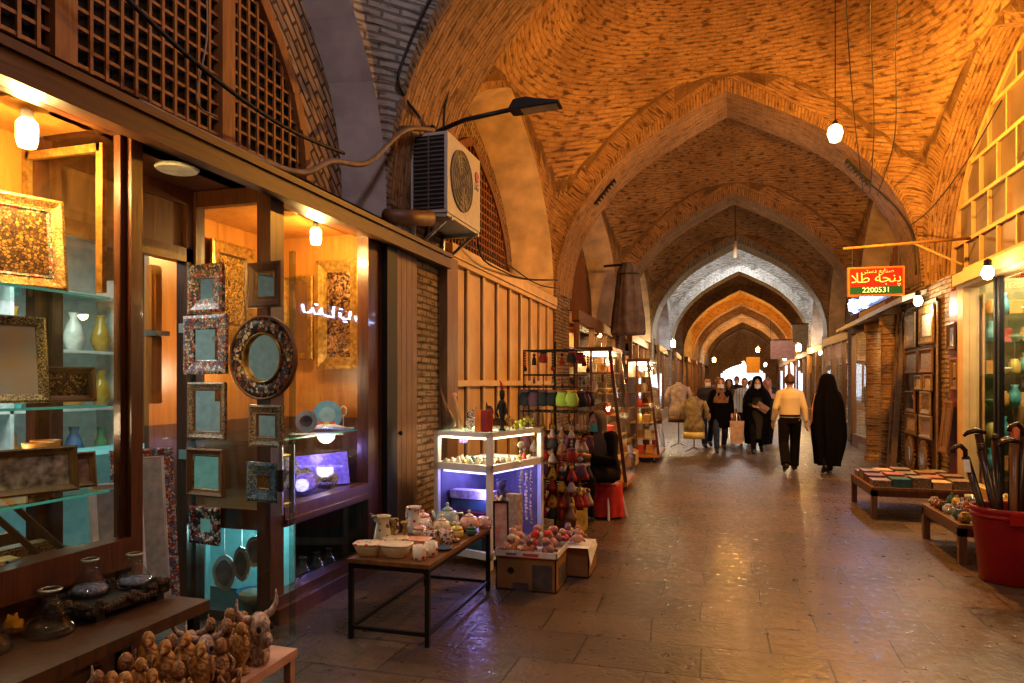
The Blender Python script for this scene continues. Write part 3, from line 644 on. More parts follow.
# ---------------- jar table and pink table at the corner
t = thing('display_table','long dark display table under the first window holding glass flasks','table',(-2.48,1.72,0))
b = MB(); b.box(-.22,.26,-1.0,.9,.5,.55); b.build('tabletop', M['darkwood'], t)
for x in (-.18,.22):
    for y in (-.9,.84):
        b = MB(); b.box(x-.02,x+.02,y-.02,y+.02,0,.5); b.build('leg', M['blackmetal'], t)
t = thing('woven_tray','dark rough woven tray under the glass flasks','tray',(-2.56,2.46,.55),R(-4))
b = MB(); b.box(-.13,.13,-.26,.14,.03,.07); b.build('base', M['black'], t)
b = MB()
for k in range(150): 
    a = random.uniform(0,1); s = random.choice((0,1,2,3)); x = [-.13,.13,-.13+.26*a,-.13+.26*a][s]; y = [-.26+.4*a,-.26+.4*a,-.26,.14][s]
    b.ball((x,y,.06+random.uniform(-.015,.02)),random.uniform(.012,.02),6,4)
b.build('twig_rim', plain('dark twigs',(.07,.045,.03),.8,var=.4), t)
for x,y in ((-.1,-.2),(.1,-.2),(-.1,.1),(.1,.1)):
    b = MB(); b.box(x-.02,x+.02,y-.02,y+.02,0,.03); b.build('foot', M['black'], t)
flask('flask','clear flask with blue crystals, nearer the camera on the woven tray',(-2.61,2.34,.622),.95,fill='bluefill',group='flasks on the woven tray')
flask('flask','clear flask with white salt at the far end of the woven tray',(-2.53,2.5,.622),.9,fill='bluefill',group='flasks on the woven tray')
flask('flask','broad clear flask on the dark table left of the woven tray',(-2.52,2.08,.551),1.1,fill=None)
flask('flask','clear flask with amber resin at the left edge of the dark table',(-2.58,1.86,.551),1.2)
b = MB(); b.smooth = True
for k in range(7):
    a = k*.9; b.tube([(.11*math.cos(q)*(1+.1*k%3*.2), .08*math.sin(q)*math.cos(a), .09+.08*math.sin(q)*math.sin(a)*.9+.01*k) for q in [i*PI/8 for i in range(17)]],.004,5)
o = b.build('wire_ornament', M['blackmetal'], None, (-2.6,1.62,.551)); tag(o,'tangled black wire ornament between the flasks on the dark table','ornament')
b = MB(); b.ball((0,0,.035),(.045,.04,.04),8,6); b.v=[tuple(c*random.uniform(.8,1.2) for c in p) for p in b.v]; o = b.build('resin_lump', plain('amber resin',(.55,.28,.03),.2,c2=(.3,.12,.01),scale=25), None, (-2.64,2.02,.56)); tag(o,'amber coloured resin lump behind the flasks','resin')
t = thing('low_table','low pink topped table crowded with clay figurines','table',(-2.04,2.0,0))
b = MB(); b.box(-.17,.17,-.9,.79,.26,.3); b.build('tabletop', plain('pinkish board',(.5,.3,.24),.5), t)
for x in (-.15,.15):
    for y in (-.85,.755):
        b = MB(); b.box(x-.018,x+.018,y-.018,y+.018,0,.26); b.build('leg', plain('pinkish leg',(.4,.24,.2),.5), t)
clay = [relief('brown clay',(.12,.06,.03),(.4,.22,.12),22,metal=0,rough=.5,bump=.5),relief('ochre clay',(.2,.1,.04),(.5,.28,.1),18,metal=0,rough=.5,bump=.5),relief('bone clay',(.22,.15,.13),(.55,.42,.38),25,metal=0,rough=.45,bump=.5)]
def fig_bull():
    t = empty('clay_figurine'); b = MB(); b.smooth = True
    b.lathe([(.05,0),(.055,.03),(.04,.06),(.03,.07)],12); b.ball((0,-.02,.11),(.045,.06,.055),12,8); b.ball((0,-.07,.085),(.028,.035,.028),10,6); b.build('body', clay[2], t)
    for s in (-1,1):
        b = MB(); b.smooth = True; b.tube([(s*.03,0,.14),(s*.07,0,.15),(s*.095,0,.18),(s*.09,0,.22)],[.016,.014,.01,.003],8); b.build('horn', clay[2], t)
    b = MB()
    for s in (-1,1): b.ball((s*.028,-.065,.12),.011,6,4)
    b.build('eyes', M['black'], t); return t
def fig_bird():
    t = empty('clay_figurine'); b = MB(); b.smooth = True
    b.lathe([(.05,0),(.05,.015),(.025,.03),(.05,.07),(.055,.11),(.035,.15),(.02,.165)],12); b.ball((0,-.01,.175),(.028,.032,.028),10,6); b.build('body', clay[1], t)
    b = MB(); b.smooth = True; b.tube([(0,-.035,.175),(0,-.06,.168),(0,-.072,.155)],[.012,.008,.002],7); b.build('beak', clay[0], t)
    for s in (-1,1):
        b = MB(); b.smooth = True; b.ball((s*.05,.01,.1),(.014,.035,.05),8,6); b.build('wing', clay[0], t)
    return t
def fig_seated():
    t = empty('clay_figurine'); b = MB(); b.smooth = True
    b.lathe([(.055,0),(.06,.03),(.05,.07),(.04,.1),(.022,.115)],12); b.ball((0,-.005,.14),(.032,.034,.036),10,7); b.build('body', clay[0], t)
    for s in (-1,1):
        b = MB(); b.smooth = True; b.tube([(s*.04,0,.1),(s*.06,-.03,.07),(s*.02,-.06,.055)],[.016,.014,.01],8); b.build('arm', clay[0], t)
        b = MB(); b.smooth = True; b.tube([(s*.03,-.03,.03),(s*.06,-.075,.045),(s*.035,-.09,.01)],[.022,.018,.012],8); b.build('leg', clay[0], t)
    return t
fp = [fig_bull(), fig_bird(), fig_seated()]; used = [False]*3; fk = ['horned bull headed clay figurine','ochre bird shaped clay figurine','brown seated clay figurine']; fn = 0
rowx = [-1.95,-2.06,-2.17]; rn = ['front','middle','rear']
for ri, x in enumerate(rowx):
    for k in range(9):
        y = 2.6-.118*k+(.05 if ri == 1 else .09 if ri == 2 else 0)
        j = 0 if (ri,k) in ((0,0),(1,2)) else random.choice((1,2,2,1,0)); s = random.uniform(.9,1.08)*(1.25 if (ri,k)==(0,0) else 1)
        lab = '%s, %s from the far end of the %s row' % (fk[j], ORD[k], rn[ri])
        loc = (x+random.uniform(-.008,.008), y, .301); rot = (0,0,R(random.uniform(10,80)))
        if not used[j]: used[j] = True; o = fp[j]; tag(o, lab, 'figurine', 'clay figurines on the pink table'); o.location = loc; o.rotation_euler = rot; o.scale = (s*.85,s*.85,s*1.15)
        else: dup(fp[j], lab, loc, rot, scale=(s*.85,s*.85,s*1.15))
# ---------------- wood lattice above the shop
def lattice(name, i, sg, depth, shrink, k, step, bw, m, x_off=.05, zb=3.0, frame=.09, vstiles=(), mat2=None, ystep=None):
    yc, hl, zf = lat_profile(i, sg, depth, shrink, k)
    X = cx(yc)+sg*(W+depth-x_off); b = MB(); th = .016
    top = zf(yc)
    y = yc-hl+.02; ystep = ystep or step
    while y < yc+hl:
        z = zf(y)
        if z-zb > .1: b.box(X-th/2, X+th/2, y-bw/2, y+bw/2, zb, z)
        y += ystep
    z = zb
    while z < top:
        lo = [yc-hl+2*hl*q/160 for q in range(161) if zf(yc-hl+2*hl*q/160) > z]
        if lo: b.box(X-th/2-.006, X+th/2-.006, lo[0], lo[-1], z-bw/2, z+bw/2)
        z += step
    o = struct(b.build(name, m)); b = MB()
    for v in vstiles:
        b.box(X-.035, X+.035, v-.06, v+.06, zb, zf(v))
    n = 40; pr = [(yc-hl+2*hl*(math.sin(PI*(q/n-.5))+1)/2) for q in range(n+1)]
    for a, c in zip(pr, pr[1:]):
        za, zc = zf(a), zf(c); b.bar((X,a,za),(X,c,zc),.07,frame)
    b.box(X-.04,X+.04,yc-hl,yc+hl,zb-.06,zb+.06); b.build('frame', mat2 or m, o)
    b = MB(); xx = X+sg*.04
    vs = [(xx,yc-hl,zb)]+[(xx,v,zf(v)) for v in pr]+[(xx,yc+hl,zb)]; b.add(vs, [tuple(range(len(vs)))]); b.build('shade_sheet', M['shadepaint'], o)  # flat sheet with the darkness behind the lattice put into its colour
    return o
lattice('window_3', 1, -1, .34, .94, .74, .094, .019, M['latticewood'], x_off=.05, zb=3.03, vstiles=(1.2,2.55,3.7))
# ================================================================== LEFT: pier, air conditioner, shutters, stalls
def dots(name, base, cols, scale=18, thr=.28, rough=.25):
    m, nt, b = newmat(name); b.inputs['Roughness'].default_value = rough
    tc = N(nt, 'ShaderNodeTexCoord'); v = N(nt, 'ShaderNodeTexVoronoi', Scale=scale); L(nt, tc.outputs['Object'], v.inputs['Vector'])
    sp = N(nt, 'ShaderNodeSeparateColor'); L(nt, v.outputs['Color'], sp.inputs[0]); n = len(cols)
    c = ramp(nt, sp.outputs[0], [(i/n, q) for i, q in enumerate(cols)]); c.node.color_ramp.interpolation = 'CONSTANT'
    f = ramp(nt, v.outputs['Distance'], [(thr,(1,1,1)),(thr+.05,(0,0,0))])
    mx = N(nt, 'ShaderNodeMix', data_type='RGBA'); L(nt, f, mx.inputs[0]); mx.inputs[6].default_value = rgb(base); L(nt, c, mx.inputs[7]); L(nt, mx.outputs[2], b.inputs['Base Color']); return m
# plank door, brick strip, post
b = MB()
for k in range(4): b.box(-2.69,-2.655,5.43+.112*k,5.43+.112*k+.106,0,2.79)
o = struct(b.build('door_3', M['midwood'])); p = MB(); p.box(-2.69,-2.65,5.41,5.43,0,2.79); p.build('frame', M['darkwood'], o); p = MB(); p.ball((-2.64,5.5,1.1),.02); p.build('knob', M['blackmetal'], o)
b = MB(); b.box(-2.75,-2.60,6.5,6.8,0,2.84); trim(b, M['midwood'])
b = MB(); b.box(-2.72,-2.63,5.22,5.41,0,2.8); trim(b, M['black'])  # black strip painted in for the shade of the gap beside the door
# roller shutters of the closed shop: nine cream leaves in two tiers
o = struct(empty('door_4'))
b = MB(); b.box(-2.9,-2.66,6.8,11.9,2.9,3.04); b.box(-2.8,-2.68,6.8,11.9,2.84,2.9); b.box(-2.78,-2.68,6.8,11.9,1.5,1.57); b.box(-2.78,-2.68,6.8,11.9,0,.12); b.build('frame', M['cream'], o)
for k in range(9):
    y = 6.8+k*.5667
    b = MB(); b.box(-2.79,-2.7,y,y+.075,0,2.84); b.build('stile', M['cream'], o)
    for z0,z1 in ((.12,1.5),(1.57,2.84)):
        b = MB(); b.box(-2.79,-2.735,y+.075,y+.5667,z0,z1); b.box(-2.735,-2.728,y+.11,y+.53,z0+.04,z1-.04); b.build('panel', M['creampanel'], o)
        b = MB(); b.box(-2.737,-2.724,y+.555,y+.5667,z0,z1); b.build('joint', M['darkwood'], o)
b = MB(); b.box(-3.0,-2.9,6.6,11.9,0,3.0); struct(b.build('wall_left', M['midwood']))
lattice('window_4', 2, -1, .65, .87, .8, .12, .03, M['latticewood'], x_off=.04, zb=3.02, frame=.12, mat2=M['midwood'])
# air conditioner on a bracket
AC = thing('air_conditioner','white outdoor air conditioner unit with dark louvred end on a wall bracket','air conditioner',(-2.3,5.75,3.06))
M['acwhite'] = plain('off white enamel',(.5,.47,.44),.4,var=.06)
b = MB(); b.box(-.36,0,0,.9,.03,.76); b.box(-.35,-.01,.02,.88,0,.03); b.build('casing', M['acwhite'], AC)
b = MB(); b.box(-.33,-.03,-.006,0,.06,.73); gr = b.build('vent', M['black'], AC)
b = MB()
for k in range(17): b.box(-.33,-.03,-.014,-.004,.07+k*.039,.083+k*.039)
for x in (-.18,): b.box(x-.006,x+.006,-.018,-.004,.06,.73)
b.build('louvres', plain('dark louvre',(.13,.12,.12),.4), gr)
def disc(b, c, r, ax='x', t=.01, n=28):
    b.prism([(r*math.cos(2*PI*k/n), r*math.sin(2*PI*k/n)) for k in range(n)], lambda u,v: (c[0],c[1]+u,c[2]+v), lambda u,v: (c[0]+t,c[1]+u,c[2]+v)); return b
fan = disc(MB(), (.001,.36,.40), .29, t=.006).build('fan_guard', plain('dark guard',(.07,.06,.055),.5), AC)
b = MB()
for r in (.08,.13,.18,.23,.285): b.tube([(.012,.36+r*math.cos(a),.4+r*math.sin(a)) for a in [k*PI/16 for k in range(33)]],.004,5)
for k in range(10):
    a = k*PI/5; b.tube([(.012,.36,.4),(.012,.36+.285*math.cos(a),.4+.285*math.sin(a))],.003,4)
b.build('guard_wires', plain('guard wire',(.25,.23,.21),.4), fan)
b = MB()
for k in range(4):
    a = k*PI/2+.3; b.prism([(.05,-.02),(.23,-.07),(.25,.06),(.06,.04)], lambda u,v,a=a: (.008,.36+u*math.cos(a)-v*math.sin(a),.4+u*math.sin(a)+v*math.cos(a)), lambda u,v,a=a: (.0095,.36+u*math.cos(a)-v*math.sin(a),.4+u*math.sin(a)+v*math.cos(a)))
b.build('fan_blades', plain('fan blade',(.16,.13,.1),.4), fan)
em = disc(MB(), (.001,.79,.56), .055, t=.006).build('emblem', plain('crimson emblem',(.45,.03,.06),.4), AC)
b = MB(); b.tube([(.009,.79+.036*math.cos(a),.56+.036*math.sin(a)) for a in [R(60)+k*R(300)/14 for k in range(15)]],.003,4); b.tube([(.009,.79,.585),(.009,.79,.54),(.009,.805,.54)],.003,4); b.ball((.009,.775,.575),.005,6,4); b.build('emblem_face', M['white'], em)
def text(s, name, mat, size, parent=None, loc=(0,0,0), rot=(0,0,0), ext=.002, font=None, align='CENTER'):
    c = bpy.data.curves.new(name, 'FONT'); c.body = s; c.size = size; c.extrude = ext; c.align_x = align; c.align_y = 'CENTER'
    o = bpy.data.objects.new(name, c); COL.objects.link(o); bpy.context.view_layer.update()
    me = bpy.data.meshes.new_from_object(o.evaluated_get(bpy.context.evaluated_depsgraph_get())); bpy.data.objects.remove(o); bpy.data.curves.remove(c)
    me.name = name; me.materials.clear(); me.materials.append(mat); o = bpy.data.objects.new(name, me); COL.objects.link(o)
    o.location = loc; o.rotation_euler = rot
    if parent: o.parent = parent
    return o
text('LG','lettering',plain('grey print',(.2,.19,.2),.5),.1,AC,(.003,.79,.46),(PI/2,0,PI/2))
for y in (.08,.8): b = MB(); b.bar((-.38,y,-.02),(.02,y,-.02),.035); b.bar((-.38,y,-.3),(-.05,y,-.03),.025); b.bar((-.37,y,-.3),(-.37,y,0),.035); b.build('bracket', M['steel'], AC)
b = MB(); b.smooth = True; b.tube([(-.2,.02,.0),(-.24,.1,-.1),(-.3,.2,-.16),(-.38,.3,-.2)],.02,8); b.build('hose', M['black'], AC)
b = MB(); b.smooth = True; b.tube([(-2.62,5.18,2.93),(-2.4,5.6,3.0)],.07,16); b.smooth = False; b.add([], []); o = b.build('wooden_log', M['midwood']); tag(o,'short round wooden log lying on the cornice below the air conditioner','log')
# lamp arm
t = thing('street_lamp','flat black LED street lamp reaching out above the air conditioner','street lamp',(-2.53,6.0,3.86))
b = MB(); b.smooth = True; b.tube([(0,0,.04),(.06,0,.07),(.3,0,.14),(.8,0,.19)],.022,8); b.build('arm', M['blackmetal'], t)
b = MB(); b.box(-.02,.02,-.06,.06,.0,.1); b.build('wall_plate', M['blackmetal'], t)
b = MB(); b.prism([(.75,.16),(.8,.24),(.92,.25),(1.02,.225),(1.22,.19),(1.22,.175),(.78,.155)], lambda u,v: (u,-.09,v), lambda u,v: (u,.09,v)); hd = b.build('lamp_head', M['black'], t)
b = MB(); b.prism([(.86,.158),(1.19,.172),(1.19,.168),(.86,.152)], lambda u,v: (u,-.07,v), lambda u,v: (u,.07,v)); b.build('lens', plain('unlit lens',(.4,.36,.3),.2), hd)
# ---------------- ceramics table
t = thing('trestle_table','low wooden topped table on a black steel frame set with painted ceramics','table',(-1.85,4.25,0))
b = MB(); b.box(-.27,.27,-.58,.58,.46,.485); b.build('tabletop', M['midwood'], t)
for x in (-.25,.25):
    for y in (-.56,.56):
        b = MB(); b.box(x-.013,x+.013,y-.013,y+.013,0,.46); b.build('leg', M['blackmetal'], t)
b = MB(); b.box(-.25,.25,-.57,-.55,.43,.46); b.box(-.25,.25,.55,.57,.43,.46)
for x in (-.25,.25): b.box(x-.01,x+.01,-.56,.56,.43,.46); b.box(x-.01,x+.01,-.56,.56,.06,.08)
b.box(-.25,.25,-.57,-.55,.06,.08); b.box(-.25,.25,.55,.57,.06,.08); b.build('frame_rails', M['blackmetal'], t)
CZ = .486
M['cer'] = dots('flower painted white glaze',(.72,.66,.6),[(.65,.08,.04),(.15,.25,.5),(.5,.12,.1),(.7,.3,.1)],30,.3)
M['cerpat'] = dots('dark patterned glaze',(.62,.5,.42),[(.1,.06,.07),(.25,.08,.06),(.12,.1,.2)],60,.42)
M['cerpink'] = dots('pink glaze',(.68,.4,.34),[(.6,.2,.15),(.7,.6,.5)],34,.25); M['certeal'] = plain('grey teal glaze',(.38,.5,.5),.25)
M['cercream'] = dots('cream glaze',(.68,.6,.44),[(.5,.3,.1),(.3,.35,.2),(.6,.2,.1)],34,.26); M['ceryellow'] = plain('yellow glaze',(.68,.54,.18),.3); M['cerplain'] = plain('plain white glaze',(.7,.64,.6),.25,var=.05)
M['cerblue'] = plain('dark blue glaze',(.08,.12,.26),.25); M['cergreen'] = plain('dark green glaze',(.05,.14,.13),.3); M['filigree'] = relief('gold filigree',(.2,.12,.03),(.7,.48,.15),60)
def handle(b, pts, r=.006): b.smooth = True; b.tube(pts, r, 7)
def ware(kind, label, m, x, y, s=1, rz=0, m2=None, name=None):
    t = thing(name or kind, label, kind.replace('_',' '), (x,y,CZ), rz, 'ceramics on the low steel table'); b = MB(); b.smooth = True; h = MB()
    if kind == 'jug':
        b.lathe([(0,0),(.05*s,0),(.055*s,.02*s),(.046*s,.08*s),(.036*s,.13*s),(.045*s,.165*s),(.05*s,.17*s),(.043*s,.168*s),(.03*s,.13*s),(.03*s,.05*s)],18)
        handle(h, [(.04*s,0,.15*s),(.08*s,0,.15*s),(.09*s,0,.1*s),(.07*s,0,.05*s),(.05*s,0,.045*s)],.007*s)
        b.add([(-.03*s,.02*s,.168*s),(-.03*s,-.02*s,.168*s),(-.075*s,0,.185*s),(-.04*s,0,.13*s)], [(0,2,1),(0,3,2),(1,2,3)])
    elif kind == 'teapot':
        b.lathe([(0,0),(.04*s,0),(.065*s,.02*s),(.07*s,.05*s),(.055*s,.085*s),(.03*s,.095*s)],18)
        h.smooth = True; handle(h, [(.055*s,0,.08*s),(.1*s,0,.085*s),(.105*s,0,.05*s),(.06*s,0,.025*s)],.007*s)
        l = MB(); l.smooth = True; l.lathe([(.033*s,.095*s),(.03*s,.105*s),(.01*s,.115*s),(.006*s,.12*s),(.012*s,.13*s),(.008*s,.14*s),(0,.142*s)],14); l.build('lid', m2 or m, t)
        q = MB(); q.smooth = True; q.tube([(-.055*s,0,.03*s),(-.085*s,0,.05*s),(-.1*s,0,.085*s)],[.016*s,.011*s,.008*s],9); q.build('spout', m, t)
    elif kind == 'mug':
        b.lathe([(0,0),(.036*s,0),(.04*s,.005),(.04*s,.085*s),(.036*s,.085*s),(.034*s,.01),(0,.01)],18); handle(h, [(.038*s,0,.07*s),(.065*s,0,.065*s),(.065*s,0,.03*s),(.038*s,0,.02*s)])
    elif kind == 'bowl':
        n = 4
        def sq(r, z, k=24):
            o = []
            for i in range(k):
                a = 2*PI*i/k; c, d = math.cos(a), math.sin(a); f = (abs(c)**4+abs(d)**4)**-.25; o.append((r*c*f*1.15, r*d*f*.9, z))
            return o
        b.loft([sq(.045*s,0),sq(.05*s,.005),sq(.07*s,.05*s),sq(.078*s,.075*s),sq(.07*s,.075*s),sq(.06*s,.03*s),sq(.03*s,.012*s)])
        h = None
        q = MB(); q.smooth = True; q.loft([sq(.078*s,.068*s),sq(.082*s,.078*s),sq(.074*s,.08*s)]); q.build('rim', m2 or m, t)
    elif kind == 'sugar_pot':
        b.lathe([(0,0),(.03*s,0),(.05*s,.015*s),(.052*s,.045*s),(.045*s,.06*s)],16); l = MB(); l.smooth = True; l.lathe([(.048*s,.06*s),(.04*s,.075*s),(.012*s,.085*s),(.008*s,.09*s),(.013*s,.1*s),(0,.106*s)],14); l.build('lid', m2 or m, t); h = None
    elif kind == 'plate':
        b.lathe([(0,.0),(.05*s,0),(.08*s,.014),(.08*s,.017),(.048*s,.006),(0,.005)],20); h = None
    elif kind == 'candlestick':
        b.lathe([(0,0),(.04*s,0),(.035*s,.015*s),(.012*s,.03*s),(.018*s,.06*s),(.01*s,.09*s),(.03*s,.115*s),(.026*s,.118*s)],14); h = None
    b.build('body', m, t)
    if h and h.v: h.build('handle', m2 or m, t)
    return t
ware('bowl','square white bowl with a painted flower rim at the near left corner of the table',M['cerplain'],-2.03,3.78,1.0,.2,M['cer'])
ware('bowl','plain white deep square bowl at the near edge of the table',M['cerplain'],-1.85,3.79,1.05,.05)
ware('mug','white mug with red and blue flowers at the near right corner',M['cer'],-1.69,3.77,1,-.3)
ware('mug','second flower painted mug just behind the one at the near corner',M['cer'],-1.66,3.88,1,-.6)
ware('jug','tall cream jug with dark oval spots at the left edge of the table',dots('spotted jug',(.6,.54,.4),[(.12,.07,.04),(.2,.1,.05)],24,.33),-2.06,4.02,1.15,.3)
ware('jug','white flower painted jug with a spout in the rear half of the table',M['cer'],-2.02,4.42,1.1,2.6)
ware('teapot','large grey teal teapot at the far end of the table',M['certeal'],-1.88,4.7,1.25,-.1)
ware('teapot','squat pink teapot at the far right of the table',M['cerpink'],-1.68,4.62,1.05,.1,M['cerplain'])
ware('sugar_pot','pink lidded sugar pot beside the grey teal teapot',M['cerpink'],-2.06,4.66,1.15)
ware('teapot','cream teapot with small flowers in the middle of the table',M['cercream'],-1.83,4.47,.95,.3)
ware('mug','dark patterned mug in the middle of the table',M['cerpat'],-1.79,4.17,1.1,.2); ware('mug','dark patterned mug right of its twin',M['cerpat'],-1.69,4.2,1.1,-.2)
ware('sugar_pot','round yellow pot on the right side of the table',M['ceryellow'],-1.68,4.36,1.0)
ware('mug','plain pink cup at the far right corner of the table',M['cerpink'],-1.61,4.74,.9,.1)
ware('sugar_pot','small dark green pot at the right edge of the table',M['cergreen'],-1.61,4.47,.75)
ware('candlestick','gold filigree candle holder behind the spotted jug',M['filigree'],-2.07,4.2,1.2); ware('candlestick','second gold filigree candle holder beside the first',M['filigree'],-1.98,4.19,1.1)
ware('bowl','cream flower painted bowl behind the plain white bowl',M['cercream'],-1.95,3.98,.9,.4); ware('bowl','pink flower painted bowl behind the two near mugs',M['cerpink'],-1.8,4.01,.85,.1)
ware('sugar_pot','cream flower painted pot in the middle of the left half',M['cercream'],-1.92,4.3,1.0,0,M['cerpink'])
ware('plate','small dark blue plate at the right edge of the table',M['cerblue'],-1.645,4.04,.8); ware('plate','small patterned plate right of the yellow pot',M['cerpat'],-1.655,4.26,.5)
ware('mug','white cup with flowers left of the grey teal teapot',M['cer'],-2.0,4.56,.85,1); ware('sugar_pot','small grey lidded pot behind the yellow one',M['certeal'],-1.75,4.54,.85)
# ---------------- lit glass showcase on the corner
A17 = R(-17)
SCT = thing('glass_showcase','white framed glass showcase with a lit upper tier and a violet lower tier','showcase',(-1.75,5.32,0),A17)
M['alu'] = plain('white aluminium',(.66,.64,.64),.35,var=.04)
w_, l_ = .6, .85
b = MB()
for x in (-w_,-.045):
    for y in (0,l_-.045): b.box(x,x+.045,y,y+.045,0,1.13)
for z0,z1 in ((1.09,1.13),(.8,.86),(.08,.14)):
    b.box(-w_,0,0,.04,z0,z1); b.box(-w_,0,l_-.04,l_,z0,z1); b.box(-w_,-w_+.04,0,l_,z0,z1); b.box(-.04,0,0,l_,z0,z1)
b.build('frame', M['alu'], SCT)
b = MB(); b.box(-w_+.02,-.02,.02,l_-.02,.82,.835); b.build('shelf', M['alu'], SCT); b = MB(); b.box(-w_+.02,-.02,.02,l_-.02,.1,.115); b.build('floor_panel', plain('violet board',(.1,.07,.16),.5), SCT)
b = MB(); b.box(-w_+.01,-.01,.01,l_-.01,1.122,1.132); b.build('top', M['shelfglass'], SCT)
for q in ((-w_+.045,-.045,.012,.016,.14,.8),(-w_+.045,-.045,.012,.016,.86,1.09),(-.016,-.012,.045,l_-.045,.14,.8),(-.016,-.012,.045,l_-.045,.86,1.09)):
    b = MB(); b.box(*q); b.build('pane', M['glass'], SCT)
b = MB(); b.box(-w_+.04,-w_+.05,.04,l_-.04,.14,.8); b.box(-w_+.04,-.04,l_-.05,l_-.04,.14,.8); b.build('back_panel', plain('grey violet back',(.1,.085,.15),.6), SCT)
b = MB(); b.box(-w_+.04,-.06,.05,.07,1.068,1.086); b.box(-.075,-.055,.08,l_-.08,1.068,1.086); b.build('tube_light', emit('showcase tube',(1,.85,.6),4), SCT)
b = MB(); b.box(-w_+.06,-.06,.06,.075,.775,.79); b.box(-.08,-.06,.08,l_-.08,.775,.79); b.build('violet_tube_light', emit('violet tube',(.4,.36,1),3.5), SCT)
def insc(x, y, z): return SCT.matrix_basis @ Vector((x,y,z)) if False else (-1.75+x*math.cos(A17)-y*math.sin(A17), 5.32+x*math.sin(A17)+y*math.cos(A17), z)
lamp(insc(-.3,.4,1.04), 9, (1,.85,.6), .08); lamp(insc(-.3,.35,.72), 5, (.38,.34,1), .08); lamp(insc(-.15,.12,.6), 2, (.38,.34,1), .06)
M['jewel'] = dots('beaded jewellery',(.6,.52,.36),[(.7,.6,.4),(.45,.12,.08),(.5,.44,.3),(.2,.3,.3)],70,.4); M['redsilk'] = plain('red cloth',(.5,.07,.06),.6)
for k in range(16):
    side = k >= 8; kk = k%8
    x, y = (-.54+.065*kk, .1) if not side else (-.1, .16+.085*kk)
    b = MB(); b.smooth = True; b.lathe([(.02,0),(.028,.006),(.024,.03),(.012,.045+.012*(k%3)),(0,.05+.012*(k%3))],10); o = b.build('trinket_box', [M['jewel'],M['cercream'],M['redsilk'],M['filigree']][(k*7)%4 if side else (0,1,0,3)[k%4]], None, insc(x,y,.837)); tag(o, 'small trinket on the %s of the lit tier, %s from the near %s' % (('street side','corner') if side else ('near side','left end'))[:0] if False else 'small jewelled trinket, %s along the %s of the lit upper tier' % (ORD[kk], 'street side' if side else 'front side'), 'trinket', 'trinkets in the lit upper tier')
    if not side:
        b = MB(); b.smooth = True; b.ball((0,0,.03),(.026,.02,.03),8,6); o = b.build('trinket', [M['cerpat'],M['jewel'],M['cergreen']][k%3], None, insc(x+.01,y+.2,.837)); tag(o, 'round dark bead cluster, %s in the row behind the front trinkets' % ORD[kk], 'trinket', 'bead clusters in the lit upper tier')
for (x0,x1,y0,y1,z0,z1,m,nm,lab,rz) in ((-.2,.2,-.06,.06,0,.07,plain('blue white pack',(.6,.55,.7),.4,c2=(.3,.2,.5),scale=30),'toy_pack','long violet and white pack tilted on the upper stack in the showcase',.15),
        (-.2,.2,-.06,.06,0,.09,M['cerblue'],'toy_box','dark blue box under the long violet pack in the showcase',.05),(-.19,.17,-.1,.1,0,.22,plain('burgundy',(.22,.02,.07),.5),'gift_box','large burgundy box at the bottom left of the showcase',0)):
    z = dict(toy_pack=.54,toy_box=.44,gift_box=.216)[nm]
    if nm == 'gift_box': b = MB(); b.box(-.2,.16,-.12,.12,.117,.21); q = insc(-.32,.22,0); o2 = b.build('toy_box', M['cergreen'], None, q, (0,0,A17)); tag(o2,'dark flat box at the bottom of the showcase under the burgundy one','box')
    b = MB(); b.box(x0,x1,y0,y1,z0,z1); q = insc(-.32,.2,z); o = b.build(nm, m, None, q, (0,0,A17+rz)); tag(o, lab, 'box')
b = MB(); b.smooth = True; b.lathe([(.05,0),(.07,.1),(.05,.2),(.06,.26)],14); o = b.build('vase', M['cerpat'], None, insc(-.13,.55,.117)); tag(o,'dark patterned vase in the street side of the violet tier','vase')
for k in range(9):
    a = k*.7; r = .02+.05*(k%3)/2; b.smooth = True
t = thing('artificial_bouquet','bunch of green and orange artificial flowers in the violet tier','bouquet',insc(-.085,.2,.117),0)
b = MB(); b.smooth = True; b.lathe([(.03,0),(.04,.05),(.045,.14)],12); b.build('pot', M['cerblue'], t)
b = MB()
for k in range(26):
    a = k*2.4; r = .015+.035*random.random(); z = .2+.2*random.random(); b.tube([(0,0,.12),(r*.5*math.cos(a),r*.5*math.sin(a),z*.7),(r*math.cos(a),r*math.sin(a),z)],.004,4)
b.build('stems', plain('stem green',(.12,.28,.06),.5), t)
b = MB()
for k in range(24):
    a = k*2.4; r = .015+.035*random.random(); b.ball((r*math.cos(a),r*math.sin(a),.2+.26*random.random()),.018,6,4)
b.build('flowers', plain('orange flowers',(.65,.3,.06),.5,c2=(.3,.4,.1),scale=20), t)
t = thing('toy_bear','dark plush toy sitting high in the violet tier of the showcase','plush toy',insc(-.15,.38,.5),R(10)); b = MB(); b.smooth = True; b.ball((0,0,.06),(.05,.045,.06)); b.ball((0,-.01,.15),.042)
for s in (-1,1): b.ball((s*.032,0,.185),.016,7,5); b.tube([(s*.03,-.01,.1),(s*.07,-.03,.06)],.016,7); b.tube([(s*.03,-.01,.03),(s*.05,-.08,.02)],.02,7)
b.build('body', plain('dark plush',(.06,.045,.06),.9), t); b = MB(); b.box(-.1,.06,-.07,.14,-.02,0); b.box(-.02,0,.04,.06,-.385,-.02); b.build('stand', M['shelfglass'], t)
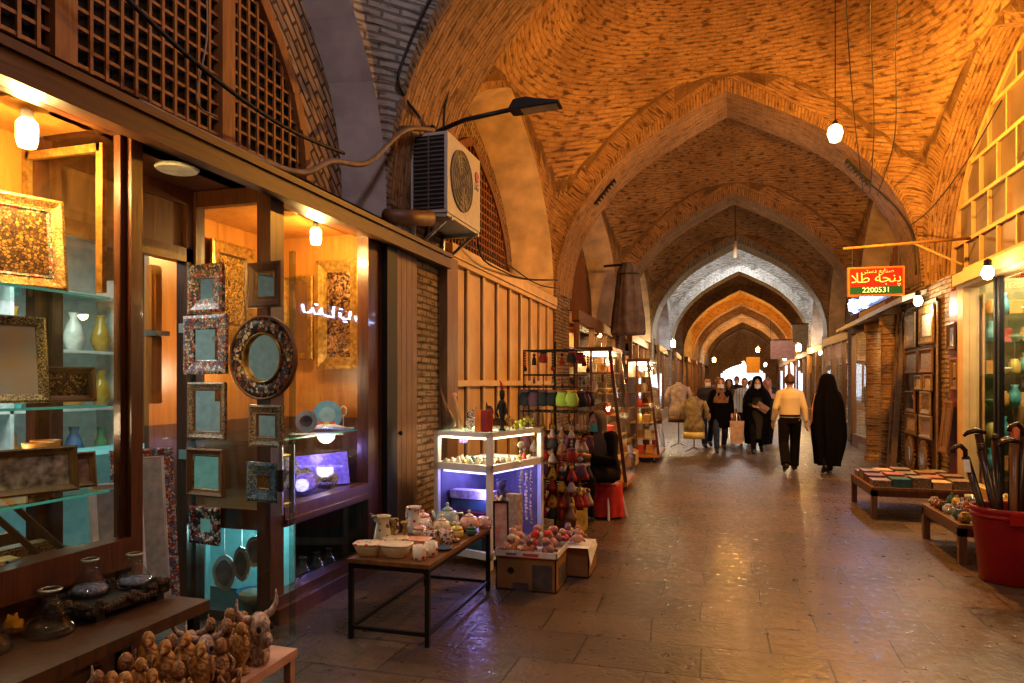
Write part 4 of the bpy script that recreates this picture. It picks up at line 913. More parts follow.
# things standing on the showcase
TZ = 1.134
b = MB(); b.box(-.03,.03,-.04,.04,0,.18); o = b.build('juice_carton', plain('orange carton',(.7,.22,.02),.45,emis=(.8,.25,.02),estr=.05), None, insc(-.055-.09,.06,TZ), (0,0,A17)); tag(o,'tall orange box on the corner of the showcase','box')
b = MB(); b.box(-.03,.03,-.04,.04,0,.18); o = b.build('juice_carton', plain('crimson carton',(.32,.02,.015),.45), None, insc(-.055-.02,.06,TZ), (0,0,A17)); tag(o,'tall dark red box beside the orange one on the showcase','box')
t = thing('wooden_figure','slim black soldier like figure with a red plume on the showcase','figurine',insc(-.06,.26,TZ),R(-10))
b = MB(); b.smooth = True; b.lathe([(.03,0),(.03,.01),(.014,.02),(.02,.1),(.034,.2),(.03,.25),(.012,.265)],12); b.ball((0,0,.285),(.02,.02,.024)); b.build('body', M['black'], t)
b = MB(); b.smooth = True; b.lathe([(.02,.29),(.024,.3),(.022,.34),(0,.36)],10); h = b.build('hat', M['black'], t); b = MB(); b.smooth = True; b.tube([(0,0,.35),(-.01,0,.4),(-.025,0,.43)],[.014,.012,.003],8); b.build('plume', M['redsilk'], h)
for s in (-1,1): b = MB(); b.smooth = True; b.tube([(s*.03,0,.23),(s*.05,-.02,.16),(s*.02,-.04,.12)],.011,7); b.build('arm', M['black'], t)
t = thing('bowed_instrument','dark wooden stringed instrument leaning against the brick strip on the showcase','instrument',insc(-.52,.12,TZ+.0),R(30),rot=(R(-12),R(-12),R(30)))
b = MB(); b.smooth = True; b.lathe([(0,0),(.07,.02),(.06,.1),(.03,.2),(.018,.32),(0,.33)],12,sy=.5); b.build('body', M['darkwood'], t); b = MB(); b.smooth = True; b.tube([(0,-.02,.02),(0,-.02,.38)],.01,6); b.build('neck', M['midwood'], t)
t = thing('wooden_mallet','pale wooden stick leaning beside the dark instrument','stick',insc(-.42,.1,TZ+.005),0); b = MB(); b.smooth = True; b.tube([(.04,0,0),(-.05,.06,.3)],.013,8); b.build('shaft', M['palewood'], t); b = MB(); b.ball((-.05,.06,.3),.024,8,6); b.build('knob', M['cerpink'], t)
for k,(x,y,s,m) in enumerate(((-.46,.33,1,'darkwood'),(-.35,.2,1.15,'cerpat'),(-.27,.36,1.3,'darkwood'),(-.26,.2,.7,'midwood'))):
    b = MB(); b.smooth = True; b.ball((0,0,.05*s),(.045*s,.04*s,.05*s),9,7); b.ball((.01,-.01,.12*s),(.035*s,.03*s,.04*s),8,6); b.tube([(.03*s,0,.13*s),(.06*s,0,.18*s)],[.015*s,.004],6); o = b.build('carved_animal', M[m], None, insc(x,y,TZ), (0,0,k*1.1)); tag(o, ['small dark carved animal beside the pale stick','patterned carved animal behind the orange box','largest dark carved animal at the rear of the showcase','brown carved animal right behind the orange box'][k], 'figurine', 'carved animals on the showcase')
t = thing('fur_hat','dark brown furry hat lying between the boxes and the black figure','hat',insc(-.14,.33,TZ),0); b = MB(); b.ball((0,0,.05),(.07,.06,.05),12,8); b.v=[tuple(c*random.uniform(.88,1.12) for c in p) for p in b.v]; b.build('crown', plain('brown fur',(.07,.035,.02),.9,bump=.6,scale=60), t); b = MB(); b.smooth = True; b.lathe([(.06,.0),(.075,.01),(.075,.03),(.06,.04)],16,ring=True); b.build('brim', M['cercream'], t)
for k,(x,y,c) in enumerate(((-.05,.44,(.7,.55,.05)),(-.07,.55,(.65,.6,.08)),(-.04,.65,(.6,.5,.05)),(-.05,.36,(.6,.1,.15)))):
    b = MB(); 
    for q in range(14): b.ball((random.uniform(-.035,.035),random.uniform(-.04,.04),random.uniform(.015,.06+.02*k)),.014,6,4)
    o = b.build('flower_bunch', plain('bunch %d'%k,c,.5,c2=(.3,.35,.05)), None, insc(x,y,TZ)); tag(o, ['yellow flower bunch nearest the black figure','yellow green flower bunch in the middle of the row','tallest yellow flower bunch at the far end of the showcase','small pink flower bunch by the foot of the black figure'][k], 'flowers', 'little flower bunches on the showcase')
# hanging bead strand and a printed carton before the showcase
for k,(x,y,z0,z1,m) in enumerate(((.03,.42,.25,1.0,'jewel'),(.03,.58,.3,.8,'cerpat'),(.03,.5,.35,.78,'cer'))):
    b = MB(); b.smooth = True; b.tube([(0,0,0),(0,0,z1-z0)],.003,4)
    for q in range(int((z1-z0)/.03)): b.ball((random.uniform(-.008,.008),random.uniform(-.01,.01),q*.03),random.uniform(.011,.017),7,5)
    if k == 0: b.ball((0,0,z1-z0),(.035,.035,.035),8,6)
    o = b.build('bead_strand', M[m], None, insc(x,y,z0)); tag(o, ['long golden bead strand hanging down the street side of the showcase','dark patterned bead strand nearest the trinket rack','white beaded strand between the two others'][k], 'beads', 'bead strands hanging on the showcase')
# ---------------- cardboard boxes with toys in front of the showcase
M['card'] = plain('cardboard',(.26,.13,.05),.8,var=.08,scale=6)
def carton(name, label, x0, x1, y0, y1, h, tape=None, rz=0):
    t = thing(name, label, 'cardboard box', ((x0+x1)/2,(y0+y1)/2,0), rz); a, c = (x1-x0)/2, (y1-y0)/2
    b = MB(); b.box(-a,a,-c,c,0,.01)
    for q in ((-a,a,-c,-c+.008),(-a,a,c-.008,c),(-a,-a+.008,-c,c),(a-.008,a,-c,c)): b.box(*q,0,h)
    b.box(-a+.01,a-.01,-c+.01,c-.01,h*.75,h*.78)
    b.build('walls', M['card'], t)
    b = MB(); n=14; 
    for sx in (-.5,): b.prism([(sx*a+.025*math.cos(k*2*PI/n), h*.6+.025*math.sin(k*2*PI/n)) for k in range(n)], lambda u,v: (u,-c-.002,v), lambda u,v: (u,-c,v))
    b.build('hand_hole', M['black'], t); return t
t = carton('cardboard_box','larger cardboard box with black printed patches under the white toy tray',-1.56,-1.1,4.88,5.25,.245)
b = MB(); b.box(.05,.2,-.188,-.186,.02,.2); b.box(-.1,.02,-.188,-.186,.0,.06); b.box(.2315,.232,-.1,.1,.03,.17); b.build('printed_panel', plain('dark print',(.05,.045,.06),.6,c2=(.12,.09,.1),scale=14), t)
t = thing('toy_tray','shallow white tray with red lettering band on the larger cardboard box','tray',(-1.33,5.065,.247)); b = MB(); b.box(-.24,.24,-.195,.195,0,.008)
for q in ((-.24,.24,-.195,-.188),(-.24,.24,.188,.195),(-.24,-.233,-.195,.195),(.233,.24,-.195,.195)): b.box(*q,0,.05)
b.build('walls', plain('white card',(.62,.58,.58),.6), t); b = MB(); b.box(-.02,.1,-.1965,-.195,.014,.036); b.box(-.235,.235,-.1965,-.195,.002,.007); b.build('red_band', M['redsilk'], t); b = MB(); b.box(-.15,-.07,-.1965,-.195,.018,.032); b.build('blue_mark', plain('blue print',(.1,.12,.4),.5), t)
t = carton('cardboard_box','smaller plain cardboard box with a white sheet lying over its edge',-1.2,-.94,5.34,5.72,.235)
b = MB(); b.prism([(-.24,.236),(.02,.245),(.1,.238),(.13,.2)], lambda u,v: (u+.06,-.19,v), lambda u,v: (u+.06,.12,v)) if False else b.add([(-.1,-.2,.24),(.13,-.2,.243),(.15,-.19,.1),(.15,-.05,.15),(.15,.14,.2),(.13,.15,.243),(-.1,.15,.24)], [(0,1,5,6),(1,2,3),(1,3,4,5)]); o = b.build('paper_sheet', M['white'], None, (-1.07,5.5,0)); tag(o,'white paper sheet draped over the smaller cardboard box','paper')
tc_ = [(.45,.22,.15),(.4,.15,.1),(.2,.1,.12),(.5,.38,.32),(.5,.04,.03),(.3,.16,.16),(.5,.28,.2),(.5,.46,.42),(.25,.12,.16)]
tm = [dots('toy fabric %d'%k, c, [(.6,.1,.08),(.15,.12,.25),(.65,.6,.55)], 34, .25, .5) for k,c in enumerate(tc_)]
def toy(x, y, z, s, m, lab, up=0):
    t = thing('rag_doll', lab, 'doll', (x,y,z), random.uniform(0,6), 'wrapped dolls on the cardboard boxes', rot=None); b = MB(); b.smooth = True; b.ball((0,0,.045*s),(.06*s,.045*s,.045*s),10,7)
    for q in (-1,1): b.tube([(q*.04*s,-.01,.05*s),(q*.08*s,-.03*s,.03*s)],.015*s,7)
    b.build('body', m, t); b = MB(); b.smooth = True; b.ball((0,.02*s,.1*s),.034*s,9,7); h = b.build('head', m, t); b = MB(); b.smooth = True; b.ball((0,.026*s,.112*s),(.037*s,.034*s,.03*s),9,6); b.build('hood', random.choice(tm), h); return t
fx = ['front left','front centre','front right','left','middle','right','rear left','rear centre','rear right']
for k in range(9): toy(-1.48+.15*(k%3), 4.96+.11*(k//3), .256+.02*(k//3), random.uniform(.9,1.15), tm[k], 'wrapped rag doll lying at the %s of the white toy tray' % fx[k])
for k in range(5): toy(-1.16+.11*(k%2), 5.44+.1*(k//2), .247+.005*k, random.uniform(.75,.85), tm[(k*2+4)%9], 'bright rag doll on the smaller box, %s from the white tray' % ORD[k])
pic('framed_picture','little black framed red picture leaning between the table and the toy tray','picture',.12,.36,.014,M['black'],plain('red print',(.5,.16,.12),.5,c2=(.6,.5,.45),scale=14),(-1.56,5.0,.455),R(20),R(-14))
b = MB(); b.box(-.06,.06,-.03,.03,0,.36); o = b.build('printed_carton', plain('lettered pack',(.55,.42,.34),.5,c2=(.3,.2,.16),scale=30), None, (-1.52,5.225,.3), (0,0,R(-17))); tag(o,'tall pale printed pack standing behind the toy tray','box')
# ---------------- wire rack hung with trinkets
RK = thing('trinket_rack','tall black wire rack crowded with hanging trinkets beside the showcase','display rack',(-1.5,6.62,0),R(-12))
b = MB(); b.smooth = True; b.tube([(0,0,.02),(0,0,1.95)],.014,8); b.build('pole', M['blackmetal'], RK)
b = MB(); 
for a in range(4): b.tube([(0,0,.05),(.26*math.cos(a*PI/2+.7),.26*math.sin(a*PI/2+.7),.015)],.012,6)
b.build('base', M['blackmetal'], RK)
RZ = [1.86,1.62,1.5,1.26,1.05,.8,.55]; RW = [.27,.27,.3,.3,.28,.28,.27]
for z, w in zip(RZ, RW):
    b = MB(); b.tube([(-w,-.16,z),(w,-.16,z),(w,.16,z),(-w,.16,z),(-w,-.16,z)],.007,6); b.tube([(-w,0,z),(w,0,z)],.006,5); b.tube([(0,-.16,z),(0,.16,z)],.006,5); b.build('wire_tier', M['blackmetal'], RK)
b = MB()
for sx in (-.27,.27): b.tube([(sx,-.16,.5),(sx,-.16,1.86)],.006,5)
b.build('uprights', M['blackmetal'], RK)
rk = lambda x, y, z: (-1.5+x*math.cos(R(-12))-y*math.sin(R(-12)), 6.62+x*math.sin(R(-12))+y*math.cos(R(-12)), z)
def trink(kind, mat, mat2):
    t = empty({'doll':'bell_doll','pouch':'cloth_pouch','tassel':'tassel_charm','spoon':'wooden_spoon','beads':'bead_charm'}[kind]); b = MB(); b.smooth = True; c = MB(); c.smooth = True
    if kind == 'doll': b.lathe([(.045,-.16),(.04,-.13),(.018,-.08),(.01,-.06)],10); c.ball((0,0,-.05),.02,8,6)
    elif kind == 'pouch': b.lathe([(0,-.15),(.05,-.14),(.055,-.09),(.035,-.04),(.03,-.02)],10,sy=.6); c.lathe([(.04,-.04),(.044,-.03),(.036,-.02)],10,sy=.6)
    elif kind == 'tassel': b.lathe([(.028,-.17),(.02,-.1),(.008,-.07)],8); c.ball((0,0,-.055),.02,8,6)
    elif kind == 'spoon': b.tube([(0,0,-.02),(0,0,-.15)],.008,6); b.ball((0,0,-.18),(.03,.012,.04),8,6); c.ball((0,0,-.02),.01,6,4)
    else:
        for q in range(6): b.ball((0,0,-.03-.03*q),.014,7,5)
        c.ball((0,0,-.215),(.024,.024,.03),8,6)
    b.build('body', mat, t); c.build('top', mat2, t); k = MB(); k.tube([(0,0,0),(0,0,-.05)],.003,4); k.build('loop', M['black'], t); return t
kc = {'red':plain('red felt',(.32,.025,.015),.7),'blk':plain('black felt',(.02,.018,.02),.7),'yel':plain('yellow felt',(.5,.27,.02),.7),'wht':plain('white felt',(.34,.26,.22),.7),'grn':plain('lime felt',(.4,.5,.08),.7),'brn':plain('brown felt',(.25,.13,.06),.7),'plum':plain('plum felt',(.14,.05,.09),.7)}
KD = {'doll':'bell shaped doll','pouch':'drawstring pouch','tassel':'tassel charm','spoon':'wooden spoon','beads':'bead charm'}; CN = {'red':'red','blk':'black','yel':'yellow','wht':'white','grn':'lime green','brn':'brown','plum':'plum'}
proto = {}
def hang(kind, c1, c2, x, y, z, lab, s=1):
    key = (kind,c1,c2); lab = '%s %s, %s' % (CN[c1], KD[kind], lab); grp = 'trinkets hanging on the wire rack'
    if key not in proto: t = proto[key] = trink(kind, kc[c1], kc[c2]); tag(t, lab, 'trinket', grp); t.location = rk(x,y,z); t.scale = (s,)*3
    else: dup(proto[key], lab, rk(x,y,z), (0,0,0), scale=s)
tiers = [('topmost tier',1.86,[('beads','red','blk'),('tassel','blk','red'),('pouch','red','blk'),('beads','blk','red'),('tassel','red','blk'),('pouch','blk','red')],.85),
 ('second tier',1.62,[('beads','brn','blk'),('tassel','plum','brn'),('beads','blk','brn'),('tassel','brn','blk'),('beads','plum','blk'),('tassel','blk','brn')],.5),
 ('purse tier',1.5,[('pouch','blk','plum'),('pouch','plum','blk'),('pouch','blk','plum'),('pouch','blk','brn'),('pouch','grn','brn'),('pouch','grn','yel')],1.25),
 ('spoon tier',1.26,[('spoon','brn','wht'),('spoon','wht','brn'),('spoon','brn','yel'),('spoon','yel','brn'),('spoon','brn','wht'),('spoon','wht','brn')],.85),
 ('middle tier',1.05,[('pouch','plum','red'),('doll','wht','brn'),('beads','red','wht'),('pouch','blk','red'),('doll','brn','wht'),('beads','wht','red')],1.1),
 ('lower tier',.8,[('doll','blk','wht'),('doll','red','wht'),('pouch','plum','wht'),('doll','yel','brn'),('doll','blk','red'),('doll','red','yel')],1.2),
 ('lowest tier',.55,[('doll','wht','brn'),('doll','red','wht'),('tassel','red','yel'),('doll','yel','red'),('doll','red','blk'),('tassel','yel','red')],1.3)]
for nm, z, row, s in tiers:
    for k,(kd,a,c) in enumerate(row): hang(kd, a, c, -.25+.1*k, -.17, z, '%s from the left on the %s' % (ORD[k], nm), s)
    if z < 1.3:
        for k,(kd,a,c) in enumerate((row[2:]+row[:2])): hang(kd, a, c, -.21+.095*k, -.05, z+.02, '%s in the inner row of the %s' % (ORD[k], nm), s*1.1)
        for k,(kd,a,c) in enumerate((row[1:]+row[:1])): hang(kd if kd != 'spoon' else 'doll', c, a, -.24+.1*k, -.2, z-.11, '%s in the outer strand of the %s' % (ORD[k], nm), s*.95)
    for k,(kd,a,c) in enumerate(row[:3][::-1]): hang(kd, a, c, .29, -.06+.1*k, z-.01, '%s along the street end of the %s' % (ORD[k], nm), s)
# ================================================================== far shops on both sides
M['canvas'] = plain('grey mauve cloth',(.2,.16,.17),.9,c2=(.1,.085,.1),scale=5)
M['fascia'] = plain('fascia board',(.34,.24,.14),.6)
M['greymetal'] = plain('grey metal',(.25,.24,.23),.45,.3)
def outer(sg):
    b = MB(); x0, x1 = sorted((sg*4.6+CX, sg*4.8+CX))
    for ya, yb in ((5.4,18.4),(18.4,31.4),(31.4,66)):
        b.add([(x0+cx(ya)-CX,ya,0),(x0+cx(yb)-CX,yb,0),(x0+cx(yb)-CX,yb,3.2),(x0+cx(ya)-CX,ya,3.2)], [(0,1,2,3)])
    b.add([(x0,-9,0),(x0,-1.1 if sg < 0 else 5.4,0),(x0,-1.1 if sg < 0 else 5.4,3.2),(x0,-9,3.2)], [(0,1,2,3)])
    return struct(b.build('wall_left' if sg < 0 else 'wall_right', M['pier']))
outer(-1); outer(1)
b = MB()
for sg in (-1,1):
    xs = sorted((sg*2.9, sg*4.7))
    for ya, yb in ((5.4,12),(12,66)):
        b.add([(xs[0]+cx(ya),ya,2.93),(xs[1]+cx(ya),ya,2.93),(xs[1]+cx(yb),yb,2.93),(xs[0]+cx(yb),yb,2.93)], [(0,1,2,3)])
b.add([(3.1,-9,2.93),(4.9,-9,2.93),(4.9,5.4,2.93),(3.1,5.4,2.93)], [(0,1,2,3)])
b.add([(-4.6,-9,2.93),(-2.7,-9,2.93),(-2.7,-1,2.93),(-4.6,-1,2.93)], [(0,1,2,3)])
struct(b.build('ceiling', M['midwood']))
wn = [4]
goods_m = [plain('goods %d'%k, c, .35) for k,c in enumerate(((.6,.3,.08),(.5,.08,.05),(.1,.35,.4),(.6,.55,.45),(.3,.15,.05),(.55,.42,.12),(.15,.25,.1),(.12,.12,.3)))]
gp = {}
def good(kind, mi, loc, label, group, s=1, rz=0):
    key = (kind, mi)
    if key not in gp:
        b = MB(); b.smooth = kind != 'box'
        if kind == 'vase': b.lathe([(.05,0),(.09,.08),(.08,.16),(.035,.24),(.05,.29)],10)
        elif kind == 'jar': b.lathe([(.06,0),(.075,.03),(.075,.15),(.05,.18),(.05,.2),(.0,.21)],10)
        elif kind == 'bowl': b.lathe([(.04,0),(.1,.06),(.11,.09),(.1,.09),(.03,.02)],10)
        else: b.box(-.08,.08,-.06,.06,0,.16); b.box(-.085,.085,-.065,.065,.16,.185)
        o = b.build({'box':'gift_box'}.get(kind,kind), goods_m[mi]); gp[key] = o
    else: o = gp[key].copy(); COL.objects.link(o)
    o.location = loc; o.rotation_euler = (0,0,rz); o.scale = (s,)*3; tag(o, label, {'box':'box'}.get(kind,kind), group); return o
GN = ['orange','red','teal','cream','brown','golden','green','blue']; GK = {'vase':'vase','jar':'lidded jar','bowl':'bowl','box':'gift box'}
def shopfront(i, sg, where, ng=0, warm=(1,.65,.3), p=30, col=None, posts=3, back=None, base=.45, panes=True, dx=0):
    """recessed shop: posts, fascia, plinth, panes, lit back shelf with goods"""
    y0, y1 = YS[i]+AW, YS[i+1]; c = cx((y0+y1)/2); xf = c+sg*(W-.06+dx); out = sg
    X = lambda a: sorted((xf, xf+out*a))
    wn[0] += 1; b = MB()
    for k in range(posts+1):
        y = y0+(y1-y0-.1)*k/posts; b.box(*X(.1), y, y+.1, 0, 2.75)
    b.box(*X(.14), y0, y1, 2.72, 2.96); b.box(*X(.12), y0, y1, 0, base)
    o = struct(b.build('window_%d' % wn[0], col or M['midwood']))
    if panes:
        for k in range(posts):
            ya = y0+(y1-y0-.1)*k/posts+.1; yb = y0+(y1-y0-.1)*(k+1)/posts
            b = MB(); b.box(xf+out*.05-.003, xf+out*.05+.003, ya, yb, base, 2.72); b.build('pane', M['glass'], o)
    b = MB(); xb = xf+out*1.0; b.box(*sorted((xb, xb+out*.05)), y0, y1, 0, 2.93); struct(b.build('wall_left' if sg < 0 else 'wall_right', back or M['orangewood']))
    l = area((xf+out*.5, (y0+y1)/2, 2.85), (0,0,0), .5, p, warm, sy=y1-y0-.6)
    if ng:
        t = thing('shelf_unit', 'wooden shelf unit with small goods %s' % where, 'shelf unit', (xf+out*.8, (y0+y1)/2, 0))
        hl = (y1-y0)/2-.15
        zs = [.7,1.2,1.7,2.2]
        for z in zs:
            b = MB(); b.box(-.17,.17,-hl,hl,z-.03,z); b.build('shelf', M['palewood'], t)
        for y in (-hl,hl-.03):
            b = MB(); b.box(-.17,.17,y,y+.03,0,2.5); b.build('side_panel', M['midwood'], t)
        for zi, z in enumerate(zs):
            for k in range(ng):
                kd = random.choice(('vase','jar','bowl','box')); mi = random.randrange(8)
                good(kd, mi, (xf+out*.76, (y0+y1)/2-hl+.2+(2*hl-.4)*k/(ng-1), z+.001), '%s %s, %s along the %s shelf %s' % (GN[mi], GK[kd], ORD[k], ['lowest','second','third','top'][zi], where), 'goods on the shelves %s' % where, random.uniform(.8,1.15))
    return o
shopfront(3,-1,'in the left shop past the cabinets',8,p=90)
shopfront(3,1,'in the right shop past the ladder',8,warm=(1,.8,.5),p=90,base=.3)
shopfront(4,-1,'in the shop by the mannequins',5,p=70)
shopfront(4,1,'in the second right shop',5,warm=(1,.85,.6),p=70)
for i in range(5,10):
    for sg in (-1,1): shopfront(i,sg,'', 0, p=(50 if i < 8 else 25), posts=2, warm=random.choice(((1,.6,.25),(1,.75,.5))))
# end of the lane: daylight through the last opening
b = MB(); ye = 65.2; c = cx(ye)
b.box(c-6,c-1.9,ye,ye+.3,0,8); b.box(c+1.9,c+6,ye,ye+.3,0,8); [b.box(c-1.9+.2*k,c-1.7+.2*k,ye,ye+.3,1.9+1.3*g((-1.8+.2*k)/1.95),8) for k in range(19)]; struct(b.build('wall_far', M['vault']))
# slats in the third bay's side arches
def slats(name, i, sg, k=.85, step=.14):
    yc, hl, zf = lat_profile(i, sg, .65, .87, k); X = cx(yc)+sg*(W+.55); o = None
    b = MB(); y = yc-hl+.05
    while y < yc+hl:
        if zf(y) > 3.1: b.box(X-.02,X+.02,y-.03,y+.03,3.0,zf(y))
        y += step
    for z in (3.4,4.0,4.6):
        lo = [yc-hl+2*hl*q/80 for q in range(81) if zf(yc-hl+2*hl*q/80) > z]
        if lo: b.box(X-.02+.03*sg,X+.02+.03*sg,lo[0],lo[-1],z-.02,z+.02)
    o = struct(b.build(name, M['latticewood'])); b = MB(); n = 24
    pr = [yc-hl+2*hl*q/n for q in range(n+1)]; vs = [(X+sg*.06,yc-hl,3)]+[(X+sg*.06,v,zf(v)) for v in pr]+[(X+sg*.06,yc+hl,3)]; b.add(vs,[tuple(range(len(vs)))]); b.build('shade_sheet', M['shadepaint'], o)  # dark sheet stands for the unlit depth behind the slats
slats('window_40',3,-1); slats('window_41',3,1)
# ================================================================== RIGHT: near shop, lit and glazed
XR = 3.09
# wall behind the viewer's right and the first bay
shopfront(1,1,'',0,p=60); shopfront(0,1,'',0,p=20); shopfront(0,-1,'',0,p=20)
b = MB()
b.box(3.02,3.2,9.86,10.06,0,2.78); b.box(3.02,3.2,6.6,9.86,2.74,2.98); b.box(2.96,3.1,6.6,10.06,2.78,2.92); b.box(3.04,3.16,6.6,9.86,0,.3); b.box(3.04,3.14,8.0,8.1,.3,2.74)
o = struct(b.build('window_42', M['cream']))
for ya, yb in ((6.6,8.0),(8.1,9.86)):
    b = MB(); b.box(3.09,3.096,ya,yb,.3,2.74); b.build('pane', M['glass'], o)
b = MB(); b.box(3.07,3.12,8.86,8.92,.3,2.74); b.box(3.07,3.12,8.98,9.03,.3,2.74); b.build('sash_bar', M['blackmetal'], o)
b = MB(); b.box(3.06,3.2,10.06,10.5,0,2.76); trim(b, plain('red brown panel',(.2,.035,.015),.45))
b = MB(); b.box(3.08,3.8,10.5,11.95,0,3.0); struct(b.build('wall_right', M['pier']))
b = MB(); b.box(3.2,4.8,10.2,10.3,0,2.95); b.box(4.3,4.4,6.6,10.2,0,2.95); struct(b.build('wall_right', plain('warm green wall',(.2,.17,.07),.7)))
area((3.7,9.0,2.88),(0,0,0),.6,40,(1,.86,.55),sy=2.4)
t = thing('shelf_unit','tall glass shelved unit with colourful ware inside the near right shop','shelf unit',(3.75,10.0,0))
SZ = [.45,.85,1.25,1.65,2.05,2.4]
for z in SZ:
    b = MB(); b.box(-.5,.5,-.17,.17,z-.012,z); b.build('shelf', M['shelfglass'], t)
for x in (-.52,.5):
    b = MB(); b.box(x,x+.02,-.17,.17,0,2.65); b.build('side_panel', M['palewood'], t)
for zi, z in enumerate(SZ):
    for k in range(7):
        kd = ['vase','jar','bowl','box'][(zi+k*3)%4]; mi = [2,0,3,5,2,1,6,0][(zi*3+k)%8]
        good(kd, mi, (3.37+.124*k,9.97,z+.001), '%s %s, %s from the cream post, %s glass shelf' % (GN[mi], GK[kd], ORD[k], ['lowest','second','third','fourth','fifth','top'][zi]), 'colourful ware in the near right shop', .92)
# glazed side arch above it
yc, hl, zf = lat_profile(2, 1, .4, .95, .97); X = cx(yc)+W+.33
b = MB(); zb = 3.0; n = 48; pr = [yc-hl+2*hl*(math.sin(PI*(q/n-.5))+1)/2 for q in range(n+1)]
for a, c_ in zip(pr, pr[1:]): b.bar((X,a,zf(a)),(X,c_,zf(c_)),.05,.07)
b.box(X-.06,X+.04,yc-hl,yc+hl,zb-.05,zb+.08)
zr = [zb+.04+.52*k for k in range(6)]
for z in zr[1:]:
    lo = [yc-hl+2*hl*q/200 for q in range(201) if zf(yc-hl+2*hl*q/200) > z]
    if lo: b.box(X-.025,X+.025,lo[0],lo[-1],z-.025,z+.025)
for r_, z in enumerate(zr):
    y = yc-hl+.3+(.29 if r_%2 else 0)
    while y < yc+hl:
        z1 = min(z+.52, zf(y))
        if z1 > z+.04: b.box(X-.02,X+.02,y-.02,y+.02,z,z1)
        y += .58
o = struct(b.build('window_43', M['cream']))
b = MB(); vs = [(X+.02,yc-hl,zb)]+[(X+.02,v,zf(v)) for v in pr]+[(X+.02,yc+hl,zb)]; b.add(vs,[tuple(range(len(vs)))]); b.build('obscured_glass', plain('frosted glass',(.15,.115,.1),.3,var=.2,scale=1.5), o)
bulb(2.78,8.33,2.7,'lit white bulb hanging before the cream fronted shop on the right',(1,.8,.5),17,.06,base='black',es=20,cfl=False)
bulb(2.85,11.15,2.72,'lit white bulb above the board of framed pictures',(1,.8,.5),17,.06,base='black',es=20,cfl=False)
# eave, neon, ladder, columns of the next right shop
b = MB(); b.prism([(2.68,2.74),(2.68,2.82),(3.0,2.91),(3.0,2.85)], lambda u,v: (u,11.3,v), lambda u,v: (u+.2,18.2,v)); o = b.build('metal_awning', M['greymetal']); tag(o,'long grey metal awning over the shop beyond the ladder','awning')
M['neon'] = emit('blue white neon',(.4,.55,1),22)
NE = thing('neon_sign','blue white neon lettering standing on the grey awning','neon sign',(2.78,14.0,2.92)); NE.scale = (1,1,.6)
b = MB(); b.box(-.03,.0,-1.7,1.7,.0,.62); b.build('backing', plain('navy board',(.02,.025,.06),.5), NE)
def neon(pts): b = MB(); b.smooth = True; b.tube([(-.05,y,z) for y,z in pts], .034, 6); b.build('tube', M['neon'], NE)
neon([(1.6,.45),(1.55,.2),(1.3,.15),(1.05,.18),(.95,.4),(.85,.18),(.7,.15),(.62,.35)]); neon([(1.5,.52),(1.35,.5)]); neon([(1.1,.06),(1.0,.05)])
neon([(.4,.5),(.35,.2),(.15,.15),(-.05,.2),(-.1,.38)]); neon([(.2,.06),(.1,.05)]); neon([(0,.5),(-.08,.52)])
neon([(-.35,.55),(-.38,.15),(-.6,.15),(-.8,.2),(-.85,.4),(-.95,.18),(-1.1,.15),(-1.2,.35),(-1.3,.17),(-1.5,.16),(-1.58,.42)]); neon([(-1.0,.5),(-1.1,.52)])
t = thing('wooden_ladder','weathered wooden ladder leaning against the brick pier on the right','ladder',(2.86,12.8,0))
for y in (-.12,.12):
    b = MB(); b.bar((0,y,0),(.17,y,2.7),.12,.07); b.build('rail', plain('weathered wood',(.16,.105,.07),.8), t)
for k in range(8):
    b = MB(); x = .17*(.3+.31*k)/2.7; b.tube([(x,-.12,.3+.31*k),(x,.12,.3+.31*k)],.018,6); b.build('rung', M['palewood'], t)
for k,y in enumerate((13.4,15.0)):
    b = MB(); b.lathe([(.2,0),(.2,.1),(.17,.12),(.17,2.5),(.2,2.55),(.2,2.72)],20); o = b.build('trim_%d' % (60+k), M['vault'], None, (2.95+.045*(y-12),y,.0)); struct(o)
b = MB(); b.box(3.02,3.3,11.2,13.3,0,.0); 
b = MB(); b.prism([(2.98,0),(2.98,.14),(3.7,.14),(3.7,0)], lambda u,v: (u+.06,13.12,v), lambda u,v: (u+.3,18.4,v)); trim(b, M['greyplaster'])
# board of framed pictures
t = thing('display_board','tall dark board crowded with inlaid frames on the right brick pier','board',(3.05,11.72,0))
b = MB(); b.box(-.02,.02,-.82,.82,0,2.72); b.build('panel', M['darkwood'], t)
b = MB(); b.box(-.035,-.02,-.85,-.79,.28,2.74); b.box(-.035,-.02,.79,.85,.28,2.74); b.box(-.035,-.02,-.85,.85,2.69,2.74); b.build('border', M['inlay'], t)
M['miniature'] = plain('pale miniature',(.6,.52,.4),.4,c2=(.25,.16,.12),scale=24)
bw = dict(group='inlaid frames on the tall dark board')
F = lambda lab,y,z,w,h,bwid,mf,mc,**k: pic('framed_picture',lab,'picture',w,h,bwid,mf,mc,(3.0,y,z),-PI/2,0,**bw,**k)
F('carved brown panel at the top left of the tall dark board',12.17,2.36,.6,.54,.12,M['inlay'],M['inlay'])
F('bright miniature in a gilt frame at the top right of the dark board',11.3,2.38,.72,.56,.1,M['goldplain'],M['miniature'],inner=(M['darkwood'],.06))
F('golden miniature, left in the second row of the dark board',12.1,1.86,.7,.36,.06,M['midwood'],M['paintingold'])
F('golden miniature, right in the second row of the dark board',11.32,1.86,.66,.36,.06,M['midwood'],M['paintingold'])
F('small plain inlaid frame, middle of the third row',11.7,1.54,.36,.22,.05,M['inlay'],M['miniature']); F('small gilt frame, right end of the third row',11.22,1.54,.4,.24,.05,M['goldplain'],M['miniature'])
